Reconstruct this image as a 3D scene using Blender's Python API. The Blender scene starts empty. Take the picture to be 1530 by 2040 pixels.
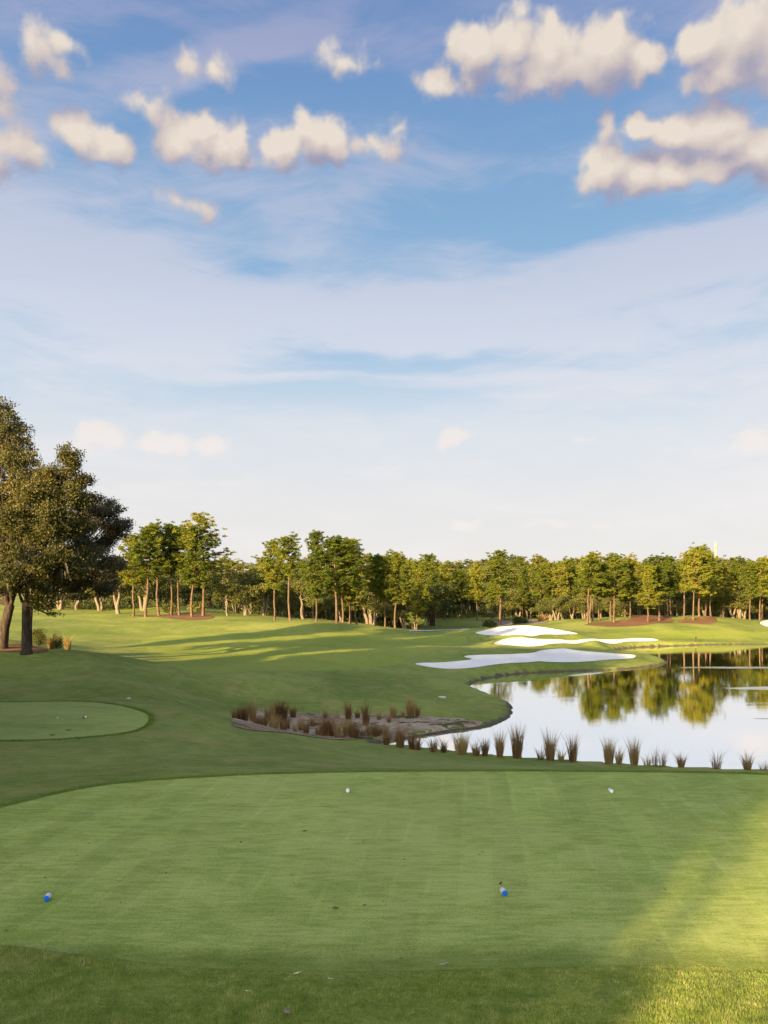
import bpy, math, random
import numpy as np
from mathutils import Vector
from mathutils.geometry import delaunay_2d_cdt
R = math.radians
rng = np.random.default_rng(7)
random.seed(7)
sc = bpy.context.scene
COL = sc.collection

# ------------------------------------------------------------------ camera
CAMZ, F, CX, HY = 4.7, 1600.0, 765.0, 1180.0
cam = bpy.data.cameras.new('camera')
camo = bpy.data.objects.new('camera', cam)
COL.objects.link(camo)
camo.location = (0, 0, CAMZ)
camo.rotation_euler = (R(90), 0, 0)
cam.sensor_fit = 'HORIZONTAL'
cam.sensor_width = 36
cam.lens = 36 * F / 1530
cam.shift_y = (HY - 1020) / 1530
cam.clip_start = 0.1
cam.clip_end = 6000
sc.camera = camo
sc.render.resolution_x = 768
sc.render.resolution_y = 1024

# ------------------------------------------------------------------ light
SUN_AZ, SUN_EL = 145.0, 12.0            # degrees to the left of the view, above the horizon
SH = np.array([-math.sin(R(SUN_AZ)), math.cos(R(SUN_AZ))])
sd = Vector((SH[0] * math.cos(R(SUN_EL)), SH[1] * math.cos(R(SUN_EL)), math.sin(R(SUN_EL))))
sun = bpy.data.lights.new('sun', 'SUN')
suno = bpy.data.objects.new('sun', sun)
COL.objects.link(suno)
sun.energy = 5.0
sun.angle = R(0.55)
sun.color = (1.0, 0.71, 0.34)
suno.rotation_euler = sd.to_track_quat('Z', 'Y').to_euler()
suno.location = (-40, -20, 40)
sc.view_settings.view_transform = 'Standard'
sc.view_settings.look = 'None'
sc.view_settings.exposure = 1.9
sc.view_settings.gamma = 1.0
sc.cycles.max_bounces = 6
sc.cycles.diffuse_bounces = 3
sc.cycles.transparent_max_bounces = 8
sc.cycles.use_denoising = True


class NT:
    """small node helper"""
    def __init__(self, tree):
        self.t = tree
    def n(self, typ, **kw):
        nd = self.t.nodes.new(typ)
        for k, v in kw.items():
            setattr(nd, k, v)
        return nd
    def set(self, sock, v):
        if v is None:
            return
        if isinstance(v, bpy.types.NodeSocket):
            self.t.links.new(v, sock)
        else:
            sock.default_value = v
    def math(self, op, a, b=None, c=None, clamp=False):
        nd = self.n('ShaderNodeMath', operation=op, use_clamp=clamp)
        for s, v in zip(nd.inputs, (a, b, c)):
            self.set(s, v)
        return nd.outputs[0]
    def vm(self, op, a, b=None, c=None, out=0):
        nd = self.n('ShaderNodeVectorMath', operation=op)
        for s, v in zip(nd.inputs, (a, b, c)):
            self.set(s, v)
        return nd.outputs[out]
    def mix(self, f, a, b, blend='MIX'):
        nd = self.n('ShaderNodeMix', data_type='RGBA', blend_type=blend)
        self.set(nd.inputs[0], f)
        self.set(nd.inputs[6], a if isinstance(a, bpy.types.NodeSocket) else (*a, 1))
        self.set(nd.inputs[7], b if isinstance(b, bpy.types.NodeSocket) else (*b, 1))
        return nd.outputs[2]
    def noise(self, vec, scale, detail=3, rough=0.5, dist=0.0, color=False):
        nd = self.n('ShaderNodeTexNoise')
        self.set(nd.inputs['Vector'], vec)
        nd.inputs['Scale'].default_value = scale
        nd.inputs['Detail'].default_value = detail
        nd.inputs['Roughness'].default_value = rough
        nd.inputs['Distortion'].default_value = dist
        return nd.outputs['Color' if color else 0]
    def smooth(self, v, a, b, lo=0.0, hi=1.0):
        nd = self.n('ShaderNodeMapRange', interpolation_type='SMOOTHSTEP')
        for s, q in zip(nd.inputs, (v, a, b, lo, hi)):
            self.set(s, q)
        return nd.outputs[0]
    def ramp(self, v, stops):
        nd = self.n('ShaderNodeValToRGB')
        el = nd.color_ramp.elements
        while len(el) < len(stops):
            el.new(0.5)
        for e, (p, c) in zip(el, stops):
            e.position = p
            e.color = (*c, 1)
        self.set(nd.inputs[0], v)
        return nd.outputs[0]


def srgb(r, g, b):
    def f(c):
        c /= 255.0
        return c / 12.92 if c <= 0.04045 else ((c + 0.055) / 1.055) ** 2.4
    return (f(r), f(g), f(b))


# ------------------------------------------------------------------ world: sky, cirrus, cumulus
world = bpy.data.worlds.new('World')
sc.world = world
world.use_nodes = True
wt = world.node_tree
wt.nodes.clear()


def px_dir(px, py):
    """azimuth / elevation (radians) of a direction"""
    az = math.atan((px - CX) / F)
    el = math.atan((HY - py) / F * math.cos(az))
    return az, el


# cumulus lobes: direction of centre, half sizes (in units of 1/1600 rad), weight
LOBES = [
    (945, 100, 80, 50, 1), (1020, 88, 75, 55, 1), (1100, 105, 90, 62, 1), (1200, 108, 100, 68, 1), (1280, 126, 58, 44, 1), (1120, 138, 215, 42, 1),
    (1398, 85, 66, 48, 1), (1480, 80, 100, 75, 1), (1560, 90, 90, 90, 1), (1440, 145, 90, 42, 1), (1620, 70, 90, 60, 1),
    (880, 175, 68, 27, .8), (935, 160, 36, 24, .75), (700, 117, 84, 32, .8),
    (1208, 258, 25, 45, .75), (1275, 262, 62, 30, .85), (1350, 258, 66, 36, .95), (1425, 256, 80, 55, 1), (1500, 300, 100, 46, 1), (1450, 290, 70, 40, 1),
    (1205, 342, 85, 48, 1), (1270, 355, 70, 40, .95), (1345, 345, 66, 44, 1), (1420, 330, 90, 40, .95), (1255, 382, 50, 30, .7), (1600, 320, 120, 50, 1),
    (360, 282, 70, 50, 1), (400, 255, 50, 40, 1), (430, 300, 85, 45, 1), (470, 280, 38, 42, .9), (480, 325, 62, 26, .8),
    (565, 295, 62, 42, 1), (625, 275, 70, 50, 1), (665, 285, 55, 42, .9), (575, 335, 36, 30, .8), (755, 290, 95, 36, .62), (800, 255, 25, 20, .5),
    (165, 272, 65, 42, .85), (205, 290, 58, 42, .85), (125, 262, 40, 32, .6),
    (70, 100, 55, 48, .75), (120, 92, 42, 26, .65), (125, 145, 55, 30, .65), (-60, 150, 90, 60, .8),
    (430, 148, 46, 32, .7), (375, 140, 34, 42, .6), (290, 212, 50, 34, .58),
    (15, 285, 70, 40, .85), (70, 312, 75, 32, .72), (5, 222, 42, 40, .6), (-80, 300, 120, 60, 1),
    (360, 400, 95, 24, .5), (990, 190, 60, 18, .45),
    (200, 868, 62, 38, .85), (160, 885, 60, 24, .7), (320, 878, 95, 32, .85), (420, 884, 60, 22, .6),
    (915, 866, 58, 28, .8), (1505, 872, 52, 26, .7), (925, 1044, 50, 14, .55), (1180, 878, 80, 14, .4), (1100, 1048, 130, 12, .35), (1560, 880, 60, 22, .6),
]
grp = bpy.data.node_groups.new('cumulus_field', 'ShaderNodeTree')
grp.interface.new_socket('P', in_out='INPUT', socket_type='NodeSocketVector')
grp.interface.new_socket('Field', in_out='OUTPUT', socket_type='NodeSocketFloat')
g = NT(grp)
gi = g.n('NodeGroupInput')
go = g.n('NodeGroupOutput')
P0 = gi.outputs[0]
wn = g.noise(P0, 18, 4, 0.55, color=True)
wn = g.vm('SUBTRACT', wn, (0.5, 0.5, 0.5))
wn2 = g.vm('SUBTRACT', g.noise(P0, 42, 3, 0.5, color=True), (0.5, 0.5, 0.5))
Pw = g.vm('MULTIPLY_ADD', wn, (0.034, 0.030, 0.0), P0)
Pw = g.vm('MULTIPLY_ADD', wn2, (0.016, 0.014, 0.0), Pw)
acc = None
for (px, py, rx, ry, w) in LOBES:
    az, el = px_dir(px, py)
    rx /= F; ry /= F
    if w < .84: w *= .74
    q = g.vm('MULTIPLY_ADD', Pw, (1 / rx, 1 / ry, 0), (-az / rx, -el / ry, 0))
    ln = g.vm('LENGTH', q, out=1)
    fld = g.math('MULTIPLY_ADD', ln, -w, w)
    acc = fld if acc is None else g.math('SMOOTH_MAX', acc, fld, 0.25)
# the rest of the sky (out of the picture) gets loose random cumulus as well
sep = g.n('ShaderNodeSeparateXYZ')
g.set(sep.inputs[0], P0)
off = g.smooth(g.math('ABSOLUTE', sep.outputs[0]), 0.62, 0.85)
rn = g.noise(g.vm('MULTIPLY', P0, (1.0, 2.6, 1)), 3.2, 3, 0.5)
rnd = g.math('MULTIPLY', g.math('MULTIPLY_ADD', rn, 5.0, -2.8), off)
rnd = g.math('ADD', rnd, g.math('MULTIPLY_ADD', off, 1.0, -1.0))
acc = g.math('MAXIMUM', acc, rnd)
g.set(go.inputs[0], acc)

W = NT(wt)
tc = W.n('ShaderNodeTexCoord')
sp = W.n('ShaderNodeSeparateXYZ')
W.set(sp.inputs[0], tc.outputs['Generated'])
az = W.math('ARCTAN2', sp.outputs[0], sp.outputs[1])
el = W.math('ARCSINE', sp.outputs[2])
cb = W.n('ShaderNodeCombineXYZ')
W.set(cb.inputs[0], az); W.set(cb.inputs[1], el)
P = cb.outputs[0]
sky = W.n('ShaderNodeTexSky', sky_type='NISHITA')
sky.sun_disc = False
sky.sun_elevation = R(SUN_EL)
sky.sun_rotation = R(-SUN_AZ)
sky.altitude = 20
sky.air_density = 1.0
sky.dust_density = 1.0
sky.ozone_density = 2.0
nish = W.vm('SCALE', sky.outputs[0], None)
nish.node.inputs[3].default_value = 0.12
# clear air between the high veils, by elevation (radians / 0.75)
clear = W.ramp(W.math('MULTIPLY', el, 1 / 0.75), [
    (0.0, srgb(243, 238, 235)), (0.16, srgb(237, 235, 236)), (0.26, srgb(226, 232, 239)), (0.34, srgb(194, 216, 236)),
    (0.42, srgb(156, 194, 228)), (0.62, srgb(134, 175, 216)), (0.75, srgb(119, 158, 207)), (0.88, srgb(115, 146, 197)), (1.0, srgb(112, 138, 188))])
clear = W.mix(0.12, clear, nish)
veilc = W.ramp(W.math('MULTIPLY', el, 1 / 0.75), [
    (0.0, srgb(246, 241, 238)), (0.22, srgb(238, 236, 238)), (0.40, srgb(212, 219, 233)), (0.60, srgb(186, 195, 219)), (0.80, srgb(158, 168, 203)), (1.0, srgb(142, 154, 195))])
# cirrus veils: stretched noise, slightly tilted
wv = W.noise(W.vm('MULTIPLY', P, (1.0, 1.6, 1)), 3.0, 3, 0.5, color=True)
Pv = W.vm('MULTIPLY_ADD', W.vm('SUBTRACT', wv, (0.5, 0.5, 0.5)), (0.25, 0.12, 0.0), P)
mp = W.n('ShaderNodeMapping')
W.set(mp.inputs[0], Pv)
mp.inputs['Rotation'].default_value = (0, 0, R(-9))
mp.inputs['Scale'].default_value = (1.3, 7.0, 1)
mp.inputs['Location'].default_value = (0.3, 1.7, 0)
n1 = W.noise(mp.outputs[0], 1.35, 6, 0.56)
mp2 = W.n('ShaderNodeMapping')
W.set(mp2.inputs[0], Pv)
mp2.inputs['Rotation'].default_value = (0, 0, R(-22))
mp2.inputs['Scale'].default_value = (2.0, 14.0, 1)
n2 = W.noise(mp2.outputs[0], 1.6, 5, 0.6)
mp3 = W.n('ShaderNodeMapping')
W.set(mp3.inputs[0], W.vm('MULTIPLY_ADD', W.vm('SUBTRACT', W.noise(P, 5.0, 2, 0.5, color=True), (0.5, 0.5, 0.5)), (0.16, 0.10, 0.0), P))
mp3.inputs['Rotation'].default_value = (0, 0, R(-14))
mp3.inputs['Scale'].default_value = (5.0, 24.0, 1)
n3 = W.noise(mp3.outputs[0], 1.2, 7, 0.68)
n2 = W.math('MULTIPLY_ADD', W.math('SUBTRACT', n3, 0.5), 1.5, n2)
veil = W.math('MULTIPLY_ADD', n2, 0.52, W.math('MULTIPLY', n1, 0.8))
# broad veils and blue holes at their places in the sky
VEILS = [(300, 630, 620, 100, .46, 0), (1250, 560, 420, 100, .30, 6), (1420, 480, 260, 60, .25, 6), (120, 460, 330, 90, .34, -4), (350, 130, 420, 42, .36, 24),
         (1450, 720, 500, 90, .22, 0), (620, 440, 420, 60, .14, -6), (900, 330, 420, 30, .14, 3), (900, 640, 300, 50, .18, 0), (300, 20, 300, 40, .1, 0), (1100, 20, 500, 40, .14, 0),
         (760, 765, 500, 16, .2, 1),
         (880, 425, 260, 60, -.18, 12), (380, 535, 200, 36, -.30, 2), (620, 680, 220, 34, -.26, 3), (720, 722, 300, 22, -.2, 3), (700, 800, 400, 34, -.2, 0), (1000, 245, 260, 50, -.14, 0),
         (220, 210, 200, 40, -.22, 8), (290, 70, 170, 40, -.22, 18), (300, 430, 170, 30, -.2, 0), (1300, 420, 300, 30, -.12, 4), (1020, 490, 120, 30, -.2, 10), (640, 190, 260, 50, -.14, 0)]
for (px, py, rx, ry, w, rot) in VEILS:
    a0, e0 = px_dir(px, py)
    c, s = math.cos(R(rot)), math.sin(R(rot))
    rx = rx / F * 1.15; ry = ry / F * 1.4
    d = W.vm('SUBTRACT', Pv, (a0, e0, 0))
    u = W.vm('DOT_PRODUCT', d, (c / rx, s / rx, 0), out=1)
    v = W.vm('DOT_PRODUCT', d, (-s / ry, c / ry, 0), out=1)
    r2 = W.math('MULTIPLY_ADD', u, u, W.math('MULTIPLY', v, v))
    bl = W.smooth(r2, 1.0, 0.0, 0.0, w)
    veil = W.math('ADD', veil, bl)
vf = W.smooth(veil, 0.46, 1.04, 0.0, 0.95)
base = W.mix(vf, clear, veilc)
# cumulus
def field(vec):
    nd = W.n('ShaderNodeGroup')
    nd.node_tree = grp
    W.set(nd.inputs[0], vec)
    return nd.outputs[0]
f0 = field(P)
f1 = field(W.vm('ADD', P, (-0.008, 0.026, 0)))
bn = W.noise(P, 20, 8, 0.54)
bn2 = W.noise(W.vm('ADD', P, (-0.004, 0.008, 0)), 20, 8, 0.54)
den = W.math('MULTIPLY_ADD', W.math('SUBTRACT', bn, 0.5), 1.2, f0)
vo = W.n('ShaderNodeTexVoronoi', feature='SMOOTH_F1')
W.set(vo.inputs['Vector'], W.vm('MULTIPLY_ADD', W.vm('SUBTRACT', W.noise(P, 30, 3, 0.5, color=True), (0.5, 0.5, 0.5)), (0.02, 0.02, 0), P))
vo.inputs['Scale'].default_value = 34
vo.inputs['Smoothness'].default_value = 0.5
if 'Detail' in vo.inputs:
    vo.inputs['Detail'].default_value = 1.5
bil = W.math('SUBTRACT', 0.50, vo.outputs['Distance'])
den = W.math('ADD', W.math('MULTIPLY_ADD', bil, 0.30, den), 0.16)
mask = W.smooth(den, 0.05, 0.56)
lit = W.math('MULTIPLY_ADD', W.math('SUBTRACT', f0, f1), 0.85, 0.42)
lit = W.math('MULTIPLY_ADD', W.math('SUBTRACT', bn, bn2), 0.55, lit)
thick = W.smooth(f0, 0.0, 0.7)
lit = W.math('MULTIPLY_ADD', thick, 0.10, lit, clamp=True)
ccol = W.ramp(lit, [(0.0, srgb(158, 156, 178)), (0.28, srgb(176, 170, 184)), (0.5, srgb(203, 191, 190)), (0.75, srgb(220, 207, 198)), (1.0, srgb(235, 223, 209))])
ccol = W.mix(W.smooth(el, 0.34, 0.12), ccol, srgb(250, 240, 236))
ccol = W.mix(W.smooth(den, 0.45, -0.05, 0.0, 0.55), ccol, base)
lowf = W.smooth(el, 0.10, 0.34, 0.62, 0.97)
sky_c = W.mix(W.math('MULTIPLY', mask, lowf), base, ccol)
# towards the sun (behind the camera) the hazy sky is brighter
glow = W.vm('DOT_PRODUCT', tc.outputs['Generated'], tuple(sd), out=1)
gl = W.math('POWER', W.math('MAXIMUM', glow, 0.0), 3.0)
sky_c = W.mix(gl, sky_c, W.vm('MULTIPLY', sky_c, (8.5, 7.0, 4.4)))
up = W.smooth(el, 0.72, 1.15, 0.0, 1.0)
sky_c = W.mix(up, sky_c, W.vm('MULTIPLY', sky_c, (1.35, 1.35, 1.35)))
gr_ = W.smooth(el, -0.02, -0.06)
sky_c = W.mix(gr_, sky_c, (0.10, 0.12, 0.07))
bg = W.n('ShaderNodeBackground')
W.set(bg.inputs[0], sky_c)
bg.inputs[1].default_value = 0.268
wo = W.n('ShaderNodeOutputWorld')
W.set(wo.inputs[0], bg.outputs[0])
world.cycles.sampling_method = 'MANUAL'
world.cycles.sample_map_resolution = 512


# ------------------------------------------------------------------ object helpers
def tag(o, label=None, cat=None, group=None, kind=None):
    if label: o['label'] = label
    if cat: o['category'] = cat
    if group: o['group'] = group
    if kind: o['kind'] = kind
    return o


def empty(name, loc, rz=0.0, scale=1.0):
    o = bpy.data.objects.new(name, None)
    COL.objects.link(o)
    o.location = loc
    o.rotation_euler = (0, 0, rz)
    o.scale = (scale,) * 3 if not isinstance(scale, tuple) else scale
    return o


def mesh_np(name, verts, faces, mats=(), smooth=False, fmat=None):
    """verts (n,3); faces (m,k) all of the same size, or a list of such arrays"""
    me = bpy.data.meshes.new(name)
    verts = np.asarray(verts, dtype=np.float32)
    fl = faces if isinstance(faces, list) else [faces]
    fl = [np.asarray(f, dtype=np.int32) for f in fl if len(f)]
    idx = np.concatenate([f.ravel() for f in fl])
    tot = np.concatenate([np.full(len(f), f.shape[1], dtype=np.int32) for f in fl])
    start = np.concatenate([[0], np.cumsum(tot)[:-1]]).astype(np.int32)
    me.vertices.add(len(verts)); me.vertices.foreach_set('co', verts.ravel())
    me.loops.add(len(idx)); me.loops.foreach_set('vertex_index', idx)
    me.polygons.add(len(tot)); me.polygons.foreach_set('loop_start', start); me.polygons.foreach_set('loop_total', tot)
    me.polygons.foreach_set('use_smooth', np.full(len(tot), smooth))
    for m in mats:
        me.materials.append(m)
    if fmat is not None:
        me.polygons.foreach_set('material_index', np.asarray(fmat, dtype=np.int32))
    me.update(); me.validate()
    return me


def link(name, me, parent=None, loc=None):
    o = bpy.data.objects.new(name, me)
    COL.objects.link(o)
    if parent: o.parent = parent
    if loc is not None: o.location = loc
    return o


def tubes(paths, sides=7):
    """paths: list of (points (k,3), radii (k,)) -> verts, quads"""
    V, Q = [], []
    base = 0
    for pts, rad in paths:
        pts = np.asarray(pts, float); rad = np.asarray(rad, float)
        k = len(pts)
        t = np.gradient(pts, axis=0)
        t /= np.linalg.norm(t, axis=1)[:, None] + 1e-9
        ref = np.array([1.0, 0.13, 0.07]) if abs(t[0][2]) > 0.6 else np.array([0.05, 0.1, 1.0])
        a = np.cross(t, ref); a /= np.linalg.norm(a, axis=1)[:, None] + 1e-9
        b = np.cross(t, a)
        ang = np.linspace(0, 2 * np.pi, sides, endpoint=False)
        ring = pts[:, None, :] + rad[:, None, None] * (np.cos(ang)[None, :, None] * a[:, None, :] + np.sin(ang)[None, :, None] * b[:, None, :])
        V.append(ring.reshape(-1, 3))
        i = np.arange(k - 1)[:, None] * sides; j = np.arange(sides)[None, :]; j2 = (j + 1) % sides
        q = np.stack([i + j, i + j2, i + sides + j2, i + sides + j], -1).reshape(-1, 4) + base
        Q.append(q)
        base += k * sides
    return np.concatenate(V), np.concatenate(Q)


def curve(p0, p1, bend, k=7, jit=0.0):
    """curved path from p0 to p1, middle pulled by bend (3-vector)"""
    t = np.linspace(0, 1, k)[:, None]
    p0, p1 = np.asarray(p0, float), np.asarray(p1, float)
    p = p0 * (1 - t) + p1 * t + 4 * t * (1 - t) * np.asarray(bend, float) * 0.5
    if jit:
        j = rng.normal(0, jit, (k, 3)); j[0] = 0; j[-1] = 0
        p = p + j
    return p


def rand_unit(n):
    v = rng.normal(size=(n, 3))
    return v / np.linalg.norm(v, axis=1)[:, None]


def leaf_quads(c, size, along=None, aspect=0.5, spread=0.35):
    """one diamond per centre c (n,3); size (n,); 'along' gives the long axis"""
    n = len(c)
    a = rand_unit(n) if along is None else along + rng.normal(0, spread, (n, 3))
    a /= np.linalg.norm(a, axis=1)[:, None] + 1e-9
    b = np.cross(a, rand_unit(n)); b /= np.linalg.norm(b, axis=1)[:, None] + 1e-9
    s = np.asarray(size)[:, None]
    v = np.stack([c - a * s, c + b * s * aspect, c + a * s, c - b * s * aspect], 1).reshape(-1, 3)
    f = np.arange(4 * n).reshape(-1, 4)
    return v, f


# ------------------------------------------------------------------ terrain
WZ = -3.5          # water level


def pd(px, py, d):
    return ((px - CX) / F * d, d, CAMZ - (py - HY) / F * d)


CTRL = [pd(*c) for c in [
    # foreground slope between the tees and the lake
    (0, 1560, 22), (100, 1530, 25), (0, 1500, 27.5), (300, 1530, 25), (450, 1500, 29.5), (300, 1500, 28.5), (600, 1512, 28.5), (800, 1521, 30), (1000, 1531, 29),
    (1300, 1540, 29), (1530, 1546, 29), (1530, 1550, 24), (1000, 1541, 24), (700, 1538, 24.5),
    (293, 1480, 31), (330, 1440, 36), (350, 1405, 41), (400, 1427, 37.5), (450, 1446, 36), (520, 1463, 37), (600, 1473, 38.5), (700, 1479, 41), (800, 1490, 40),
    (900, 1500, 39.5), (1000, 1511, 38.2), (1150, 1521, 36.8), (1300, 1531, 36.2), (1530, 1540, 35.6),
    # hollow with the sandy waste area
    (600, 1460, 44.5), (520, 1450, 44.5), (500, 1432, 48.5), (560, 1452, 46), (700, 1462, 46), (800, 1462, 46.5), (900, 1447, 50), (600, 1423, 50.5), (800, 1424, 52), (700, 1420, 52),
    # mound with the big oaks
    (0, 1395, 43.5), (100, 1392, 43.5), (250, 1396, 43), (0, 1340, 52), (120, 1345, 51), (250, 1360, 49), (0, 1300, 59), (60, 1298, 59), (0, 1272, 67), (60, 1288, 64), (150, 1297, 60), (196, 1309, 58), (278, 1329, 56), (376, 1337, 56), (500, 1344, 58),
    # dip behind it, fairway
    (150, 1288, 76), (0, 1278, 82), (278, 1322, 66), (376, 1330, 65), (100, 1275, 92), (250, 1285, 86), (400, 1318, 71), (400, 1281, 88), (400, 1250, 110), (200, 1245, 112), (80, 1240, 118), (90, 1216, 146), (200, 1221, 140),
    (20, 1240, 110), (300, 1230, 128), (400, 1227, 130), (345, 1209, 155), (250, 1220, 150), (440, 1219, 150), (480, 1231, 128), (550, 1237, 118), (640, 1246, 112), (700, 1248, 114), (760, 1252, 115), (830, 1259, 116),
    (640, 1320, 72), (640, 1282, 90), (500, 1390, 53.5), (640, 1400, 53), (760, 1350, 65), (760, 1400, 55), (850, 1400, 56), (900, 1402, 58), (960, 1405, 58), (850, 1350, 67), (760, 1302, 80), (850, 1300, 86), (850, 1272, 108),
    (600, 1235, 140), (700, 1240, 145), (540, 1228, 140), (800, 1255, 150), (900, 1256, 160), (900, 1240, 190), (920, 1224, 240), (820, 1226, 230), (640, 1232, 190), (760, 1236, 180),
    # bunkers and tongue of land
    (880, 1333, 77), (942, 1333, 78), (1074, 1318, 84), (1197, 1318, 89), (1260, 1312, 92), (1054, 1302, 89), (1123, 1293, 94), (1201, 1302, 93), (922, 1310, 84), (1290, 1318, 91), (1000, 1335, 79), (1120, 1328, 84), (900, 1350, 72),
    (986, 1284, 104), (1078, 1289.5, 106), (1152, 1284.5, 112), (1050, 1294, 98), (1110, 1294, 99), (1211, 1284, 112), (1309, 1276, 124), (1152, 1275, 114), (1000, 1275, 108), (1054, 1274, 110), (1160, 1291, 106), (1220, 1278, 117),
    (947, 1263, 112), (1045, 1269, 110), (1148, 1264, 118), (996, 1250, 118), (1054, 1247, 119), (1100, 1252, 119), (1030, 1255, 132), (930, 1258, 128),
    # far bank, green, mulch mounds
    (1300, 1270, 127), (1400, 1271, 130), (1500, 1270, 132), (1300, 1264, 131), (1450, 1264, 133), (1200, 1262, 130), (1180, 1244, 141), (1250, 1243, 142), (1290, 1243, 141), (1240, 1232, 152), (1290, 1226, 158), (1320, 1228, 157),
    (1350, 1240, 148), (1400, 1240, 146), (1400, 1229, 154), (1430, 1229, 158), (1500, 1237, 156), (1530, 1250, 148), (1600, 1240, 160), (1110, 1242, 150), (1060, 1240, 165), (990, 1246, 172), (960, 1236, 195), (1080, 1234, 185), (1300, 1234, 182), (1450, 1234, 185), (1180, 1238, 175),
]]
CTRL += [(-8, 5, 0), (0, 5, 0), (8, 5, 0), (14, 6, 0), (-14, 8, 0), (-8, -20, 0), (12, -20, 0), (-14, 16, -.15), (16, 16, -.3), (20, 22, -1.2), (24, 30, -2.4), (40, 22, -1.5), (40, 30, -2.6),
         (-30, 10, -.2), (-30, -20, 0.0), (-24, 30, -.8), (-32, 36, -.6), (-36, 45, .2), (-40, 58, 1.0), (-55, 60, 1.0), (-55, 30, 0), (-60, 90, .2), (-60, 0, 0), (-90, 40, .5), (-90, 120, .8),
         (60, -10, -1), (100, 20, -2), (130, 60, -2), (140, 120, -2), (120, 160, -1.2), (100, 200, -1), (0, 260, -2.5), (60, 260, -2), (-60, 200, 1), (-40, 260, 0), (-120, 200, 1), (-150, 0, 0), (0, -100, 0), (-100, -100, 0), (120, -100, -1)]
for fx in (-700, -350, 0, 350, 700):
    for fy in (-400, 400, 700):
        CTRL.append((fx, fy, -1.5))
CT = np.array(CTRL)
_S = 50.0


def _phi(d2):
    return 0.5 * d2 * np.log(d2 + 1e-12)


_A = CT[:, :2] / _S
_n = len(_A)
_K = _phi(((_A[:, None] - _A[None]) ** 2).sum(-1)) + np.eye(_n) * 3e-4
_Pm = np.hstack([np.ones((_n, 1)), _A])
_M = np.block([[_K, _Pm], [_Pm.T, np.zeros((3, 3))]])
_w = np.linalg.solve(_M, np.concatenate([CT[:, 2], np.zeros(3)]))


def tps(x, y):
    q = np.stack([x, y], -1) / _S
    out = np.empty(len(q))
    for i in range(0, len(q), 20000):
        s = q[i:i + 20000]
        d2 = ((s[:, None] - _A[None]) ** 2).sum(-1)
        out[i:i + 20000] = _phi(d2) @ _w[:_n] + _w[_n] + s @ _w[_n + 1:]
    return out


def smoothpoly(pts, sub=6):
    p = np.array(pts, float)
    n = len(p)
    out = []
    for i in range(n):
        a, b, c, d = p[i - 1], p[i], p[(i + 1) % n], p[(i + 2) % n]
        for k in range(sub):
            t = k / sub
            out.append(0.5 * ((2 * b) + (-a + c) * t + (2 * a - 5 * b + 4 * c - d) * t * t + (-a + 3 * b - 3 * c + d) * t ** 3))
    return np.array(out)


def sdf(x, y, poly):
    """signed distance, negative inside"""
    out = np.empty(len(x))
    a = poly; b = np.roll(poly, -1, 0); e = b - a
    l2 = (e ** 2).sum(1) + 1e-12
    for i in range(0, len(x), 20000):
        px, py = x[i:i + 20000, None], y[i:i + 20000, None]
        wx, wy = px - a[:, 0], py - a[:, 1]
        t = np.clip((wx * e[:, 0] + wy * e[:, 1]) / l2, 0, 1)
        d = np.sqrt(((wx - t * e[:, 0]) ** 2 + (wy - t * e[:, 1]) ** 2).min(1))
        c = ((a[:, 1] > py) != (b[:, 1] > py)) & (px < (b[:, 0] - a[:, 0]) * (py - a[:, 1]) / (b[:, 1] - a[:, 1] + 1e-12) + a[:, 0])
        ins = c.sum(1) % 2 == 1
        out[i:i + 20000] = np.where(ins, -d, d)
    return out


def sst(v, a, b):
    t = np.clip((v - a) / (b - a), 0, 1)
    return t * t * (3 - 2 * t)


def wl(px, py):
    d = (CAMZ - WZ) * F / (py - HY)
    return ((px - CX) / F * d, d)


LAKE = smoothpoly([wl(*p) for p in [(740, 1485), (800, 1488), (900, 1499), (1000, 1510), (1150, 1520), (1300, 1530), (1530, 1539)]] +
                  [(26, 35.5), (40, 34), (70, 38), (100, 60), (112, 90), (100, 118), (80, 126)] +
                  [wl(*p) for p in [(1530, 1283.5), (1450, 1284), (1360, 1286.5), (1270, 1290), (1222, 1295.5), (1232, 1301), (1285, 1307), (1328, 1318), (1310, 1326), (1250, 1333), (1180, 1336), (1060, 1341), (1000, 1347), (950, 1357),
                                    (936, 1367), (955, 1378), (985, 1388), (1010, 1400), (1019, 1413), (1012, 1430), (980, 1445), (930, 1453), (860, 1463), (800, 1472)]], 6)
TEE1 = smoothpoly([(-8.37, 17.5), (-6.9, 19.45), (-4.6, 20.35), (-2.15, 20.8), (1, 21.0), (5, 21.0), (10, 20.6), (13.4, 19.0), (14.4, 15), (13.5, 11.5), (11, 10.0), (7, 9.95), (3.4, 10.1), (.2, 9.95), (-2, 10.0), (-3.8, 10.37), (-5.1, 10.7), (-8, 11.3), (-10, 13), (-9.9, 15.5)])
TEE2 = smoothpoly([(-19.8, 41.5), (-16, 41.8), (-13.5, 40.5), (-11.5, 38.2), (-10.6, 36.2), (-10.2, 34), (-10.5, 32.6), (-11.6, 31.7), (-12.9, 31.1), (-14.8, 30.9), (-18, 31), (-24, 32), (-26.5, 36), (-24, 41)])
_wv = [(rng.uniform(0, 6.3), 2 * math.pi / L, rng.uniform(0, 6.3), A) for L, A in ((5.5, .018), (7, .022), (9, .03), (12, .04), (16, .05), (23, .06), (31, .07), (8, .02), (14, .04))]


def undul(x, y):
    o = np.zeros(len(x))
    for an, k, ph, A in _wv:
        o += A * np.sin((x * math.cos(an) + y * math.sin(an)) * k + ph + 0.8 * np.sin(x * k * .37 + y * k * .29))
    return o


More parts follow.
